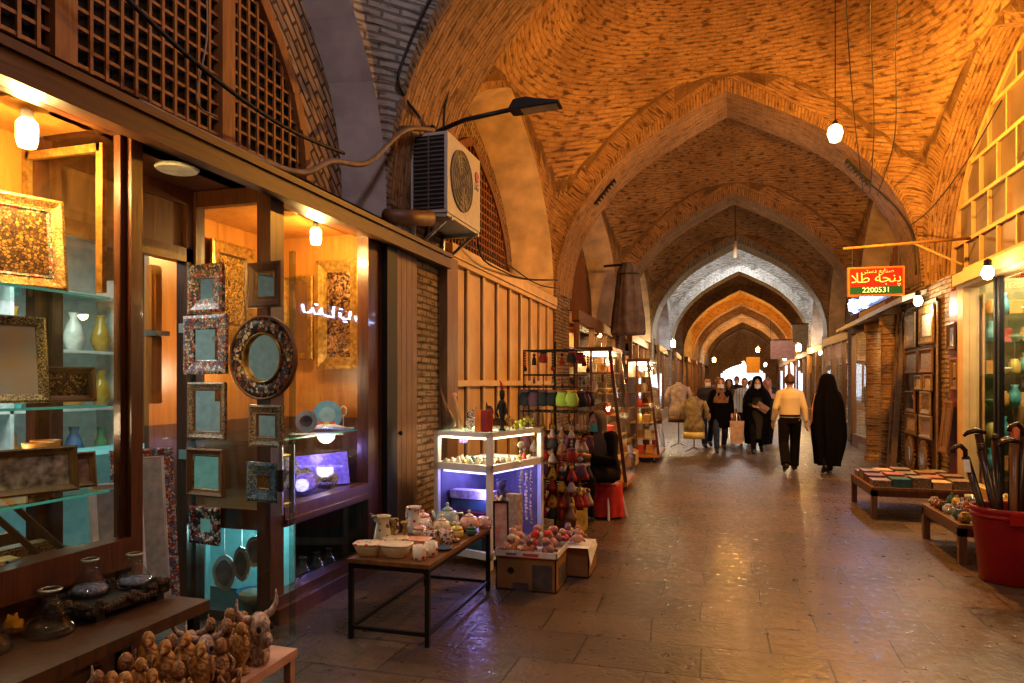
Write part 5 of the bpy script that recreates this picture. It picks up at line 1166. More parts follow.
F('narrow mirror with a pointed top panel, left in the fourth row',12.14,1.24,.5,.34,.06,M['midwood'],M['mirror'],mirror=True); F('inlaid frame, right in the fourth row of the dark board',11.34,1.24,.5,.34,.07,M['inlay'],M['goldpale'])
F('pale clock faced frame, left in the fifth row of the dark board',12.12,.89,.62,.34,.08,M['goldpale'],M['miniature']); F('inlaid frame with a violet picture, right in the fifth row',11.34,.89,.6,.34,.08,M['inlay'],plain('violet print',(.3,.22,.32),.4))
def sunburst(lab, y, z, r):
    t = thing('sunburst_mirror', lab, 'mirror', (2.98,y,z), group='sunburst mirrors'); b = MB(); n = 24
    b.prism([((r if k%2 == 0 else r*.8)*math.cos(PI*k/n), (r if k%2 == 0 else r*.8)*math.sin(PI*k/n)) for k in range(2*n)], lambda u,v: (.03,u,v), lambda u,v: (0,u,v)); fr = b.build('frame', M['goldpale'], t)
    b = MB(); b.prism([(r*.7*math.cos(PI*k/12), r*.7*math.sin(PI*k/12)) for k in range(24)], lambda u,v: (0,u,v), lambda u,v: (-.008,u,v)); b.build('inlay_ring', M['inlay'], fr)
    b = MB(); b.prism([(r*.4*math.cos(PI*k/12), r*.4*math.sin(PI*k/12)) for k in range(24)], lambda u,v: (0,u,v), lambda u,v: (-.012,u,v)); b.build('mirror_glass', M['mirror'], t)
sunburst('larger round sunburst mirror at the lower left of the dark board',12.15,.42,.29); sunburst('smaller round sunburst mirror at the lower right of the dark board',11.42,.42,.27)
pic('framed_mirror','narrow dark framed mirror, upper of two on the red brown panel','mirror',.32,.36,.06,M['darkwood'],M['mirror'],(3.03,10.3,2.15),-PI/2,mirror=True,group='narrow mirrors by the cream post'); pic('framed_mirror','narrow brown framed mirror, lower of two on the red brown panel','mirror',.28,.42,.06,M['midwood'],M['mirror'],(3.03,10.2,1.65),-PI/2,mirror=True,group='narrow mirrors by the cream post')
pic('framed_mirror','brown framed oval panel leaning low beside the cream post','mirror',.36,.7,.09,M['midwood'],M['goldpale'],(2.98,10.35,.95),-PI/2,R(-6))
# ---------------- sign on a rod
ROD = thing('sign_rod','long yellow iron rod carrying the red shop sign','rod',(0,10.8,3.47)); b = MB(); b.smooth = True; b.tube([(1.8,0,0),(3.4,0,.06)],.022,8); b.build('bar', plain('ochre iron',(.35,.19,.05),.5), ROD)
b = MB(); b.bar((2.7,0,.03),(3.3,0,-.3),.025); b.build('brace', plain('ochre iron b',(.5,.32,.1),.5), ROD)
SG = thing('shop_sign','hanging red and green shop sign with yellow writing','sign',(2.22,10.8,2.98),R(3))
b = MB(); b.box(-.37,.37,-.03,.03,-.21,.21); b.build('case', plain('orange trim',(.45,.17,.04),.5), SG)
b = MB(); b.box(-.34,.34,-.036,-.03,-.07,.185); b.build('red_panel', plain('sign red',(.42,.008,.002),.5,var=.03,emis=(.9,.02,.003),estr=.16), SG)
b = MB(); b.box(-.34,.34,-.036,-.03,-.175,-.075); b.build('green_panel', plain('sign green',(.0,.06,.015),.5,var=.03,emis=(0,.25,.05),estr=.1), SG)
yl = plain('sign yellow',(.75,.6,.2),.5,emis=(1,.8,.25),estr=.25); wt = plain('sign pale green',(.75,.85,.45),.5,emis=(.7,1,.4),estr=.5)
text('\uFEFC\uFEC3 \uFEEA\uFEA0\uFEE8\uFB58','lettering',yl,.2,SG,(0,-.038,.045),(PI/2,0,0),ext=.003)
text('\uFBFD\uFE98\uFEB3\uFEA9 \uFECA\uFBFE\uFE8E\uFEE8\uFEBB','lettering',yl,.085,SG,(.02,-.038,.145),(PI/2,0,0),ext=.002)
text('2200531','lettering',wt,.105,SG,(0,-.038,-.125),(PI/2,0,0),ext=.003)
b = MB()
for x in (-.3,.3): b.tube([(x,0,.21),(x,0,.462)],.006,5)
b.build('hanger', M['blackmetal'], SG)
# ---------------- low benches with wares, red bucket of canes
def bench(name, lab, x0, x1, y0, y1, z):
    t = thing(name, lab, 'bench', ((x0+x1)/2,(y0+y1)/2,0)); a, c = (x1-x0)/2, (y1-y0)/2
    b = MB(); b.box(-a,a,-c,c,z-.03,z); b.build('top', M['midwood'], t)
    b = MB(); b.box(-a,a,-c,-c+.03,z-.1,z-.03); b.box(-a,a,c-.03,c,z-.1,z-.03); b.box(-a,-a+.03,-c,c,z-.1,z-.03); b.box(a-.03,a,-c,c,z-.1,z-.03); b.build('apron', M['redwood'], t)
    for sx in (-a,a-.06):
        for sy in (-c,c-.06):
            b = MB(); b.box(sx,sx+.06,sy,sy+.06,0,z-.03); b.build('leg', M['midwood'], t)
    return t
bench('low_bench','wide low wooden bench spread with flat inlaid boxes, further from the bucket',1.72,2.78,8.55,9.75,.36)
bench('low_bench','low wooden bench full of small trinkets behind the red bucket',2.0,2.78,6.62,7.7,.34)
bx = [M['inlay'],M['goldplain'],M['midwood'],M['palewood'],M['inlay'],plain('rust box',(.36,.12,.05),.5)]
cnt = 0
for r_ in range(4):
    for k in range(5):
        x = 1.84+.2*k; y = 8.72+.28*r_; h = .06+.02*((r_+k)%3)
        b = MB(); b.box(-.09,.09,-.12,.12,0,h); m = bx[(r_*2+k*3)%6]
        if (r_,k) == (0,1): m = M['cergreen']
        o = b.build('inlaid_box', m, None, (x,y,.361)); b = MB(); b.box(-.095,.095,-.125,.125,h,h+.014); b.build('lid', m, o)
        tag(o, 'flat inlaid box, %s in from the lane in the %s row of the wide bench' % (ORD[k], ORD[r_]), 'box', 'flat boxes on the wide low bench')
gl = [M['filigree'],M['jewel'],M['cerpat'],M['glassware'],plain('copper',(.5,.2,.08),.25,.8),M['cergreen'],M['darkwood']]
pv = {}
for r_ in range(7):
    for k in range(5):
        x = 2.08+.15*k; y = 6.74+.14*r_; j = (r_*3+k*2)%3; m = (r_*5+k*3)%7
        nm, lb = [('pot','round little pot'),('goblet','small stemmed cup'),('jar','small lidded jar')][j]
        if (j,m) not in pv:
            b = MB(); b.smooth = True; b.lathe([[(.03,0),(.055,.03),(.05,.06),(.03,.075),(.035,.085)],[(.035,0),(.012,.02),(.012,.05),(.045,.08),(.045,.12),(.04,.12),(.03,.07)],[(.035,0),(.05,.02),(.045,.08),(.03,.1),(.01,.115),(.014,.13),(0,.135)]][j],12); o = pv[(j,m)] = b.build(nm, gl[m])
        else: o = pv[(j,m)].copy(); COL.objects.link(o)
        o.location = (x,y,.341); tag(o, '%s, %s in from the lane, %s row behind the bucket' % (lb, ORD[k], ORD[r_]), nm, 'trinkets on the low bench behind the bucket')
BK = thing('bucket','dark red plastic bucket holding a bunch of walking canes','bucket',(2.22,6.2,0)); M['redplastic'] = plain('red plastic',(.3,.01,.012),.35,var=.05)
b = MB(); b.smooth = True; b.lathe([(0,0),(.19,0),(.2,.01),(.255,.53),(.265,.55),(.27,.58),(.262,.585),(.25,.56),(.19,.03),(0,.03)],40); b.build('body', M['redplastic'], BK)
b = MB(); b.smooth = True; b.lathe([(.256,.5),(.268,.51),(.268,.53),(.258,.54)],40,ring=True); b.build('rim_band', M['redplastic'], BK)
for s in (-1,1):
    a = R(-100) if s < 0 else R(80); b = MB(); b.box(-.05,.05,-.02,.02,.48,.56); b.v = [(.27*math.cos(a)-x*math.sin(a)+y*math.cos(a), .27*math.sin(a)+x*math.cos(a)+y*math.sin(a), z) for x,y,z in b.v]; b.build('grip', M['redplastic'], BK)
cp = None
M['cane'] = wood('cane wood',(.02,.01,.008),(.07,.03,.018),.25); M['caneb'] = wood('light cane wood',(.12,.05,.02),(.2,.09,.04),.3)
for k in range(9):
    a = k*2*PI/9+.4; r = .07 if k%2 else .12; lean = .22+.1*(k%3)
    x, y = 2.22+r*math.cos(a)*.7, 6.2+r*math.sin(a)*.7
    tx, ty = r*math.cos(a)*lean*2.4+(-.13 if k in (3,4,5) else 0), r*math.sin(a)*lean*1.6; h = .9+.06*(k%4)
    t = thing('walking_cane', ['dark cane on the shop side of the bucket','curved handled cane at the rear of the bucket','dark cane at the middle rear of the bucket','dark cane leaning far out to the lane side','dark cane leaning out beside the white tagged one','dark cane leaning out near the bucket rim','light brown cane at the front of the bucket','knobbed cane at the right front of the bucket','light brown cane by the shop window'][k], 'walking cane', (x,y,.06), group='walking canes in the red bucket')
    b = MB(); b.smooth = True; b.tube([(0,0,0),(tx*.3,ty*.3,h*.4),(tx,ty,h)],[.018,.026,.03],8); b.build('shaft', M['caneb'] if k in (6,8) else M['cane'], t)
    b = MB(); b.smooth = True
    if k%3 == 1: b.tube([(tx,ty,h),(tx,ty,h+.05),(tx-.04,ty-.02,h+.09),(tx-.09,ty-.03,h+.07),(tx-.1,ty-.03,h+.03)],.018,8)
    elif k%3 == 0: b.tube([(tx+.05,ty,h+.01),(tx-.02,ty,h+.025),(tx-.08,ty-.02,h+.01),(tx-.11,ty-.02,h-.02)],[.014,.022,.02,.012],8)
    else: b.ball((tx,ty,h+.02),(.03,.03,.035))
    b.build('handle', M['cane'], t)
    if k == 4: b = MB(); b.add([(tx-.03,ty-.03,h-.02),(tx+.02,ty-.03,h-.02),(tx+.03,ty-.035,h-.12),(tx-.02,ty-.04,h-.12)], [(0,1,2,3)]); b.build('white_tag', M['white'], t)
b = MB(); b.bar((2.55,8.2,.35),(2.62,8.3,.75),.3,.01); 
# ---------------- slanted display cabinets on the left
def cabinet(lab, x0, x1, y0, y1, h, lean, where, nsh=6, ng=4):
    """trapezoid case: back at x0, foot of the glass front at x1, top set back by lean"""
    t = thing('display_cabinet', lab, 'display cabinet', (0,0,0)); xt = x1-lean; z0 = .16
    fx = lambda z: x1-lean*(z-z0)/(h-z0)
    b = MB(); b.box(x0,x0+.03,y0,y1,z0,h); b.build('back', M['midwood'], t)
    b = MB(); b.box(x0,x1,y0,y1,z0-.06,z0); b.build('base', M['orangewood'], t); b = MB(); b.box(x0,xt+.02,y0,y1,h,h+.06); b.build('cap', M['redwood'], t)
    for y in (y0+.02,y1-.02):
        b = MB(); b.bar((x1-.02,y,z0),(xt-.02,y,h),.045,.045,up=(0,1,0)); b.build('post', M['redwood'], t)
        b = MB(); b.bar((x0+.3*(x1-x0),y,z0),(x0+.3*(x1-x0),y,h),.03); b.build('stile', M['midwood'], t)
        b = MB(); b.add([(x0+.03,y,z0),(x1-.03,y,z0),(xt-.03,y,h),(x0+.03,y,h)],[(0,1,2,3)]); b.build('side_pane', M['glass'], t)
    b = MB(); b.add([(x1,y0,z0),(x1,y1,z0),(xt,y1,h),(xt,y0,h)],[(0,1,2,3)]); b.build('front_pane', M['glass'], t)
    b = MB(); b.box(x0+.04,xt-.06,y0+.05,y1-.05,h-.03,h-.015); b.build('tube_light', emit('cabinet tube',(1,.8,.45),5), t)
    for x in (x0+.08,x1-.1):
        for y in (y0+.05,y1-.05):
            b = MB(); b.smooth = True; b.tube([(x,y-.015,.045),(x,y+.015,.045)],.045,12); w = b.build('caster', M['black'], t); b = MB(); b.box(x-.015,x+.015,y-.02,y+.02,.05,.11); b.build('fork', M['steel'], w)
    for s in range(nsh):
        z = z0+.01+(h-z0-.3)*s/(nsh-1)
        if s: b = MB(); b.box(x0+.04,fx(z)-.05,y0+.05,y1-.05,z-.012,z); b.build('shelf', M['palewood'], t)
        for k in range(ng):
            kd = random.choice(('box','jar','bowl','box')); mi = random.choice((3,0,5,3,4,1))
            f = (k%2); q = k//2
            good(kd, mi, (x0+.16+(fx(z)-x0-.3)*(.25+.6*f), y0+.15+(y1-y0-.3)*q/max(1,(ng+1)//2-1), z+.002), '%s %s, %s, %s shelf up in the %s' % (GN[mi], GK[kd], ['rear near','front near','rear far','front far','rear middle','front middle'][k], ORD[s], where), 'packs in the %s' % where, .85 if s < nsh-1 else .6)
    lamp((x0+(xt-x0)*.5,(y0+y1)/2,h-.1), 8, (1,.75,.4), .08); lamp((x0+(x1-x0)*.6,y0+.1,1.0), 3, (1,.75,.4), .08)
    return t
cabinet('tall slant fronted wooden cabinet on wheels, nearest the seated woman',-1.86,-1.14,9.5,10.6,1.98,.22,'nearer slanted cabinet')
cabinet('slant fronted wooden cabinet on wheels, further from the seated woman',-1.6,-.98,13.3,14.9,1.94,.2,'further slanted cabinet')
t = thing('open_crate','low open wooden crate with packets between the two slanted cabinets','crate',(-1.58,12.3,0)); b = MB(); b.prism([(-.28,.1),(.28,.1),(.28,.3),(-.28,.55)], lambda u,v: (u,-.3,v), lambda u,v: (u,-.28,v)); b.prism([(-.28,.1),(.28,.1),(.28,.3),(-.28,.55)], lambda u,v: (u,.28,v), lambda u,v: (u,.3,v)); b.box(-.28,-.26,-.3,.3,.1,.55); b.box(.26,.28,-.3,.3,.1,.3); b.box(-.28,.28,-.3,.3,.08,.1); b.build('walls', M['palewood'], t)
b = MB(); b.box(-.26,.26,-.28,.28,.1,.28); b.build('packets', plain('pale packets',(.6,.5,.36),.5,c2=(.4,.25,.1),scale=16), t)
for x in (-.22,.22):
    for y in (-.24,.24): b = MB(); b.smooth = True; b.tube([(x,y-.015,.04),(x,y+.015,.04)],.04,10); b.build('caster', M['black'], t)
# cloth bundle hanging at the left foot of the third arch
t = thing('hanging_cloth','grey mauve cloth awning rolled up and hanging above the left shops','awning',(-2.0,16.9,2.7)); b = MB(); b.smooth = True
b.loft([[(.34*math.cos(q)*s*(1+.22*math.sin(6*q+z)), .22*math.sin(q)*s*(1+.22*math.sin(7*q+.6*z)), z) for q in [2*PI*k/30 for k in range(30)]] for z,s in ((0,1.0),(.1,1.05),(.5,.98),(1.1,.8),(1.6,.62),(1.78,.4))]); b.build('roll', M['canvas'], t)
b = MB(); b.tube([(.24*math.cos(q),.16*math.sin(q),1.5) for q in [2*PI*k/20 for k in range(21)]],.015,5); b.build('strap', M['black'], t); b = MB(); b.tube([(-.6,0,1.72),(0,0,1.75)],.03,6); b.build('bracket', M['blackmetal'], t)
# garments on stands
def dressform(lab, x, y, m1, m2, hgt=1.35, rz=0):
    t = thing('mannequin', lab, 'mannequin', (x,y,0), rz)
    b = MB(); b.tube([(0,0,.06),(0,0,.8)],.015,6); b.build('pole', M['steel'], t); b = MB()
    for k in range(4): a = k*PI/2+.6; b.tube([(0,0,.12),(.22*math.cos(a),.22*math.sin(a),.02)],.012,5)
    b.build('foot', M['steel'], t)
    b = MB(); b.smooth = True; E_ = lambda a,c,z: [(a*math.cos(q),c*math.sin(q),z) for q in [2*PI*k/18 for k in range(18)]]
    b.loft([E_(.22,.13,hgt-.83),E_(.23,.14,hgt-.6),E_(.17,.11,hgt-.4),E_(.2,.13,hgt-.2),E_(.2,.11,hgt-.06),E_(.08,.07,hgt),E_(.05,.05,hgt+.05)]); b.build('garment', m1, t)
    b = MB(); b.smooth = True; b.loft([E_(.235,.145,hgt-.9),E_(.225,.137,hgt-.75)]); b.build('hem', m2, t)
    b = MB()
    for s in (-1,1): b.smooth = True; b.tube([(s*.19,0,hgt-.08),(s*.27,0,hgt-.25),(s*.26,-.02,hgt-.45)],[.06,.055,.05],8)
    b.build('sleeves', m1, t); b = MB(); b.smooth = True; b.ball((0,0,hgt+.07),(.03,.03,.04)); b.build('neck_cap', M['midwood'], t)
dressform('mannequin torso in a tan striped vest on a metal foot, nearer the walking women',-.4,15.6,plain('tan stripes',(.42,.32,.16),.8,c2=(.12,.09,.05),scale=9),M['ceryellow'],1.2)
dressform('mannequin torso in a pale cream top behind the tan vest',-.78,16.6,plain('cream knit',(.55,.46,.4),.8,c2=(.3,.22,.2),scale=10),M['midwood'],1.5)
# ================================================================== bulbs, cables, far signs
M['wire'] = plain('black wire',(.02,.018,.016),.6); M['hose'] = plain('tan conduit',(.22,.15,.1),.6)
PB = thing('pendant_bulb','glowing orange bulb hanging on a long wire from the near vault','light bulb',(1.46,9.3,4.65))
b = MB(); b.smooth = True; b.lathe([(0,-.1),(.05,-.08),(.075,0),(.06,.06),(.026,.085)],16); b.build('globe', emit('orange bulb',(1,.8,.32),4), PB).scale = (1.25,)*3
b = MB(); b.lathe([(.024,.08),(.03,.085),(.03,.14),(.012,.16)],12); b.build('socket', M['black'], PB); b = MB(); b.tube([(0,0,.15),(0,0,2.55)],.006,5); b.build('wire', M['wire'], PB)
def cable(lab, pts, r=.012, m='wire', nm='cable'):
    P_ = [Vector(p) for p in pts]; q = []
    for i in range(len(P_)-1):
        a, b_, c_, d = P_[max(i-1,0)], P_[i], P_[i+1], P_[min(i+2,len(P_)-1)]
        for s in range(6):
            t = s/6; q.append(.5*((2*b_)+(-a+c_)*t+(2*a-5*b_+4*c_-d)*t*t+(-a+3*b_-3*c_+d)*t**3))
    q.append(P_[-1]); b = MB(); b.smooth = True; b.tube(q, r, 6); o = b.build(nm, M[m]); tag(o, lab, 'cable'); return o
cable('thick tan conduit sagging from the lattice to the air conditioner',[(-2.6,2.6,2.87),(-2.59,3.4,2.87),(-2.58,3.9,2.92),(-2.6,4.3,3.12),(-2.64,4.9,3.3),(-2.56,5.4,3.72),(-2.5,5.9,3.9)],.022,'hose')
cable('black cable drooping across the wooden lattice to the cornice',[(-2.83,1.9,3.75),(-2.8,2.4,3.55),(-2.72,3.1,3.3),(-2.66,3.8,3.2),(-2.68,4.6,3.28)],.014)
cable('thin white wire hanging down the lattice',[(-2.85,3.3,4.2),(-2.83,3.32,3.6),(-2.8,3.2,3.15),(-2.78,3.34,3.1)],.006,'hose')
cable('thin cable running along the lower edge of the lattice',[(-2.64,1.6,2.86),(-2.63,2.4,2.86),(-2.63,3.4,2.85),(-2.62,4.8,2.85)],.012,'hose')
cable('black cable following the first arch up from the air conditioner',[(-2.5,5.6,3.9),(-2.58,5.34,4.1),(-2.5,5.34,4.4),(-2.25,5.34,4.85),(-1.9,5.34,5.25)],.012)
cable('black cable climbing the soffit of the first arch',[(-2.5,6.15,3.95),(-2.44,6.1,4.3),(-2.2,6.1,4.85),(-1.75,6.1,5.35),(-1.2,6.1,5.72)],.012)
cable('black cable sagging from the air conditioner to the second pier',[(-2.35,6.7,3.3),(-2.55,7.4,3.0),(-2.6,8.4,2.98),(-2.66,9.8,3.08),(-2.62,11.8,3.35)],.012)
cable('thin cable along the top of the cream shutters',[(-2.62,6.8,3.08),(-2.63,8.5,3.12),(-2.62,10.2,3.07),(-2.62,11.8,3.2)],.01)
for k,(x,z) in enumerate(((1.1,6.0),(1.35,5.8),(1.6,5.6))):
    cable('thin black wire strung under the vault, %s from the pendant bulb' % ORD[k],[(x,6.7,z+.3),(x+.35,8.5,z-.2),(x+.75,10.3,z-.75),(2.25+.1*k,11.8,4.55-.05*k)],.007)
cable('black cable looping down the right side of the second arch',[(2.3,11.82,4.7),(2.55,11.82,4.45),(2.75,11.82,4.2),(2.95,11.84,3.8),(3.0,11.84,3.2)],.014)
cable('thin cable running from the glazed arch to the second pier',[(3.0,8.6,4.6),(2.95,9.6,4.2),(2.9,10.8,3.95),(2.82,11.72,3.9)],.008)
for k,(y,x) in enumerate(((6.0,-1.3),(12.4,-1.9),(12.4,2.3))):
    u = (x-.2)/(W-.04); z = ZS+(ZT-.24-ZS)*g(u)-.03; sl = math.atan2((ZT-.24-ZS)*(g(u+.02)-g(u-.02)),.04*(W-.04))
    t = thing('insulator_strip',['black toothed cable clamp under the first arch','black toothed cable clamp on the left haunch of the second arch','black toothed cable clamp on the right haunch of the second arch'][k],'cable clamp',(x,y,z),rot=(0,-sl,0)); b = MB(); b.box(-.28,.28,-.03,.03,-.03,.01); b.build('rail', M['black'], t)
    for q in range(8):
        b = MB(); b.box(-.26+.07*q,-.23+.07*q,-.05,.05,-.07,-.02); b.build('tooth', M['black'], t)
for k,(px,y,z,c,p) in enumerate(((-1.9,24.5,2.9,(1,.85,.55),40),(2.6,31,3.0,(1,.6,.2),60),(1.2,46,3.6,(1,.6,.25),60),(-1.2,40,2.8,(1,.5,.15),30),(2.4,38,2.8,(1,.8,.6),20),(1.8,52,2.8,(1,.65,.3),30),(.3,55,3.0,(1,.8,.5),30))):
    bulb(cx(y)-.2+px,y,z,['lit bulb above the far left shops near the white daylight','glowing orange bulb beside the far hanging panel','glowing orange bulb deep in the lane under the low vault','small orange bulb low on the far left','white bulb low on the far right','orange bulb deep on the right of the crowd','furthest pale bulb above the crowd'][k],c,p,.1 if k in (1,2) else .08,es=40)
for k,(x,y,z,w,h,m) in enumerate(((1.9,29.5,2.85,.9,.75,plain('faded pink board',(.5,.25,.18),.6)),(.9,45,2.6,.8,1.0,plain('tan board',(.45,.3,.12),.6)),(2.25,25.0,3.2,.5,.6,plain('grey box',(.4,.4,.4),.5)))):
    t = thing('hanging_sign',['faded pink hanging panel beside the far orange bulb','small tan hanging panel deep in the lane','pale grey utility box on the fourth right pier'][k],'sign',(cx(y)-.2+x,y,z)); b = MB(); b.box(-w/2,w/2,-.04,.04,-h/2,h/2); b.build('panel', m, t); b = MB(); b.box(-w/2-.02,w/2+.02,-.03,.03,h/2,h/2+.04); b.build('rail', M['blackmetal'], t)
    if k < 2: b = MB(); b.tube([(-w/2,0,h/2),(-w/2,0,h/2+.9)],.012,5); b.tube([(w/2,0,h/2),(w/2,0,h/2+.9)],.012,5); b.build('hanger', M['blackmetal'], t)
b = MB(); y=22.2; b.tube([(cx(y),y,5.9),(cx(y),y,7.4)],.01,5); o = b.build('pendant_tube', M['blackmetal']); tag(o,'thin unlit tube lamp hanging below the white daylit vault','lamp'); b = MB(); b.smooth = True; b.tube([(cx(y),y,5.4),(cx(y),y,5.9)],.06,10); b.build('shade', M['white'], o)
# ================================================================== people
M['skin'] = plain('skin',(.5,.29,.19),.5,var=.05,scale=8)
M['hair'] = plain('dark hair',(.03,.02,.014),.6,var=.3,scale=60); M['hairbrown'] = plain('brown hair',(.11,.055,.025),.6,var=.3,scale=60)
M['chador'] = plain('black chador cloth',(.006,.005,.006),.9,var=.1,spec=.1); M['trouser'] = plain('dark trousers',(.012,.009,.01),.85,spec=.15)
M['shirt'] = plain('cream striped shirt',(.68,.56,.4),.7,var=.04); M['shoe'] = plain('black shoes',(.018,.014,.012),.3)
M['mask'] = plain('white face mask',(.75,.76,.78),.7,var=.03); M['maskteal'] = plain('teal face mask',(.1,.45,.42),.7,var=.03)
M['jeans'] = plain('blue jeans',(.03,.045,.1),.8,var=.2); M['eye'] = plain('dark eyes',(.015,.01,.01),.3,var=0)
def stripes(name, c1, c2, s):
    m, nt, b = newmat(name); b.inputs['Roughness'].default_value = .75
    tc = N(nt,'ShaderNodeTexCoord'); w = N(nt,'ShaderNodeTexWave',Scale=s,Distortion=.4); L(nt,tc.outputs['Object'],w.inputs['Vector']); L(nt,ramp(nt,w.outputs[0],[(.45,c1),(.55,c2)]),b.inputs['Base Color']); return m
M['shirt'] = stripes('cream striped shirt',(.7,.58,.42),(.6,.48,.33),18)
def fuse(name, mb, mat, parent, vox=.012, it=4):
    o = mb.build(name, mat, parent); md = o.modifiers.new('r','REMESH'); md.mode = 'VOXEL'; md.voxel_size = vox; md.use_smooth_shade = True
    s = o.modifiers.new('s','SMOOTH'); s.iterations = it; s.factor = .5
    bpy.context.view_layer.update()
    me = bpy.data.meshes.new_from_object(o.evaluated_get(bpy.context.evaluated_depsgraph_get())); old = o.data; o.modifiers.clear(); o.data = me; bpy.data.meshes.remove(old); me.name = name
    if not me.materials: me.materials.append(mat)
    for p in me.polygons: p.use_smooth = True
    return o
def ell(a, c, z, x=0, y=0, n=20): return [(x+a*math.cos(2*PI*k/n), y+c*math.sin(2*PI*k/n), z) for k in range(n)]
def hand(b, w, d, side, curl=.5):
    """palm and five fingers from wrist w along direction d; side = which way the thumb leaves"""
    w = Vector(w); d = Vector(d).normalized(); s = Vector(side); s = (s-d*s.dot(d)).normalized(); n = d.cross(s)
    b.tube([w, w+d*.03, w+d*.085],[.024,.03,.03],8)
    for k,(o,l) in enumerate(((.026,.065),(.009,.078),(-.009,.072),(-.026,.055))):
        p = w+d*.085+s*o; q = p+d*l*.55+n*curl*.012; b.tube([w+d*.05+s*o*.8, p, q, q+d*l*.4*(1-curl*.4)+n*curl*.03],[.011,.011,.0105,.0095],6)
    p = w+d*.03+s*.024; b.tube([w+d*.02, p, p+s*.028+d*.03, p+s*.032+d*.06],[.012,.012,.011,.0095],6)
def person(label, loc, rz, J, vox=.012, lean=0, head_turn=0):
    """J: joints (front is -Y). Returns the empty and builds the bare body as one continuous mesh"""
    t = thing('person', label, 'person', loc, rz); b = MB(); b.smooth = True
    nk, hd = Vector(J['neck']), Vector(J['head'])
    pv_ = Vector(J['pelvis']); ch = pv_.lerp(nk,.6)
    b.loft([ell(.12,.09,pv_.z-.08,pv_.x,pv_.y),ell(.15,.105,pv_.z+.02,pv_.x,pv_.y),ell(.125,.09,pv_.z+.2,*pv_.lerp(ch,.5).xy),ell(.155,.11,ch.z+.05,ch.x,ch.y),ell(.14,.09,nk.z-.07,nk.x,nk.y),ell(.05,.05,nk.z+.0,nk.x,nk.y)])
    b.tube([nk-Vector((0,0,.05)), hd-Vector((0,-.015,.06))],[.055,.05],10)
    b.ball(hd,(.074,.092,.112),14,10); b.ball(hd+Vector((0,-.03,-.06)),(.055,.06,.06),10,7); b.tube([hd+Vector((0,-.088,.02)),hd+Vector((0,-.112,-.025))],[.012,.018],7)
    for s in (-1,1): b.ball(hd+Vector((s*.076,.01,-.01)),(.012,.02,.032),7,5)
    b.ball(hd+Vector((0,-.083,-.06)),(.028,.014,.012),8,5)
    for s,k in ((-1,'l'),(1,'r')):
        sh, el_, wr = (Vector(J[q+k]) for q in ('sho','elb','wri')); b.ball(sh,.055,8,6); b.tube([nk+Vector((s*.05,0,-.05)),sh],[.06,.055],8)
        b.tube([sh,el_,wr],[.05,.04,.027],9); hand(b, wr, (wr-el_).normalized()+Vector((0,0,-.15)) if 'hd'+k not in J else J['hd'+k], J.get('th'+k,(-s*.3,-1,0)), J.get('curl',.5))
        hp, kn, an = (Vector(J[q+k]) for q in ('hip','kne','ank')); b.ball(hp,.085,8,6); b.tube([hp,kn,an],[.085,.058,.04],10)
        tf = J.get('toe'+k); tv = Vector(tf) if tf else an+Vector((0,-.17,-.06)); b.tube([an+Vector((0,.03,-.03)),an.lerp(tv,.5),tv],[.038,.035,.024],8)
    o = fuse('body', b, M['skin'], t, vox)
    e = MB(); e.smooth = True
    for s in (-1,1): e.ball(hd+Vector((s*.029,-.084,.006)),(.014,.008,.008),8,5)
    e.build('eyes', M['eye'], o)
    return t
def J0(stride=0, h=1.70, arms=None):
    k = h/1.70; f = lambda x,y,z: (x*k,y*k,z*k)
    J = dict(pelvis=f(0,0,.93),neck=f(0,0,1.43),head=f(0,-.015,1.575),
      shol=f(-.165,0,1.35),shor=f(.165,0,1.35),elbl=f(-.235,.03,1.1),elbr=f(.235,.03,1.1),wril=f(-.245,-.06,.86),wrir=f(.245,-.06,.86),
      hipl=f(-.09,0,.9),hipr=f(.09,0,.9),knel=f(-.1,-.04-stride*.12,.5),kner=f(.1,-.03+stride*.04,.5),ankl=f(-.09,-stride*.22+.02,.085),ankr=f(.09,stride*.26+.03,.085+abs(stride)*.07))
    if stride: J['toer'] = f(.1,stride*.26-.13,.035)
    J.update(arms or {}); return J
def sleeve(b, J, s, r=(.062,.053,.044), to=.9):
    k = 'l' if s < 0 else 'r'; sh, e, w = (Vector(J[q+k]) for q in ('sho','elb','wri')); nk = Vector(J['neck'])
    b.ball(sh, r[0], 8, 6); b.tube([nk+Vector((s*.06,0,-.05)),sh],[.07,r[0]],8); b.tube([sh,e,e.lerp(w,to)],list(r),10)
def torso(b, J, z0, a=.02, flare=0):
    pv_, nk = Vector(J['pelvis']), Vector(J['neck']); m = pv_.lerp(nk,.45); c = pv_.lerp(nk,.7)
    b.loft([ell(.155+a+flare,.11+a+flare*.7,z0,pv_.x,pv_.y),ell(.152+a+flare*.4,.108+a,pv_.z+.03,pv_.x,pv_.y),ell(.145+a,.105+a,m.z,m.x,m.y),ell(.165+a,.115+a,c.z,c.x,c.y),ell(.145+a,.095+a,nk.z-.06,nk.x,nk.y),ell(.065,.062,nk.z+.005,nk.x,nk.y)])
def legs(b, J, r=(.1,.075,.068), to=1.0, top=True):
    pv_ = Vector(J['pelvis'])
    if top: b.loft([ell(.15,.11,pv_.z-.1,pv_.x,pv_.y),ell(.17,.125,pv_.z,pv_.x,pv_.y),ell(.155,.115,pv_.z+.1,pv_.x,pv_.y)])
    for k in 'lr': hp, kn, an = (Vector(J[q+k]) for q in ('hip','kne','ank')); b.tube([hp,kn,kn.lerp(an,to)],list(r),12)
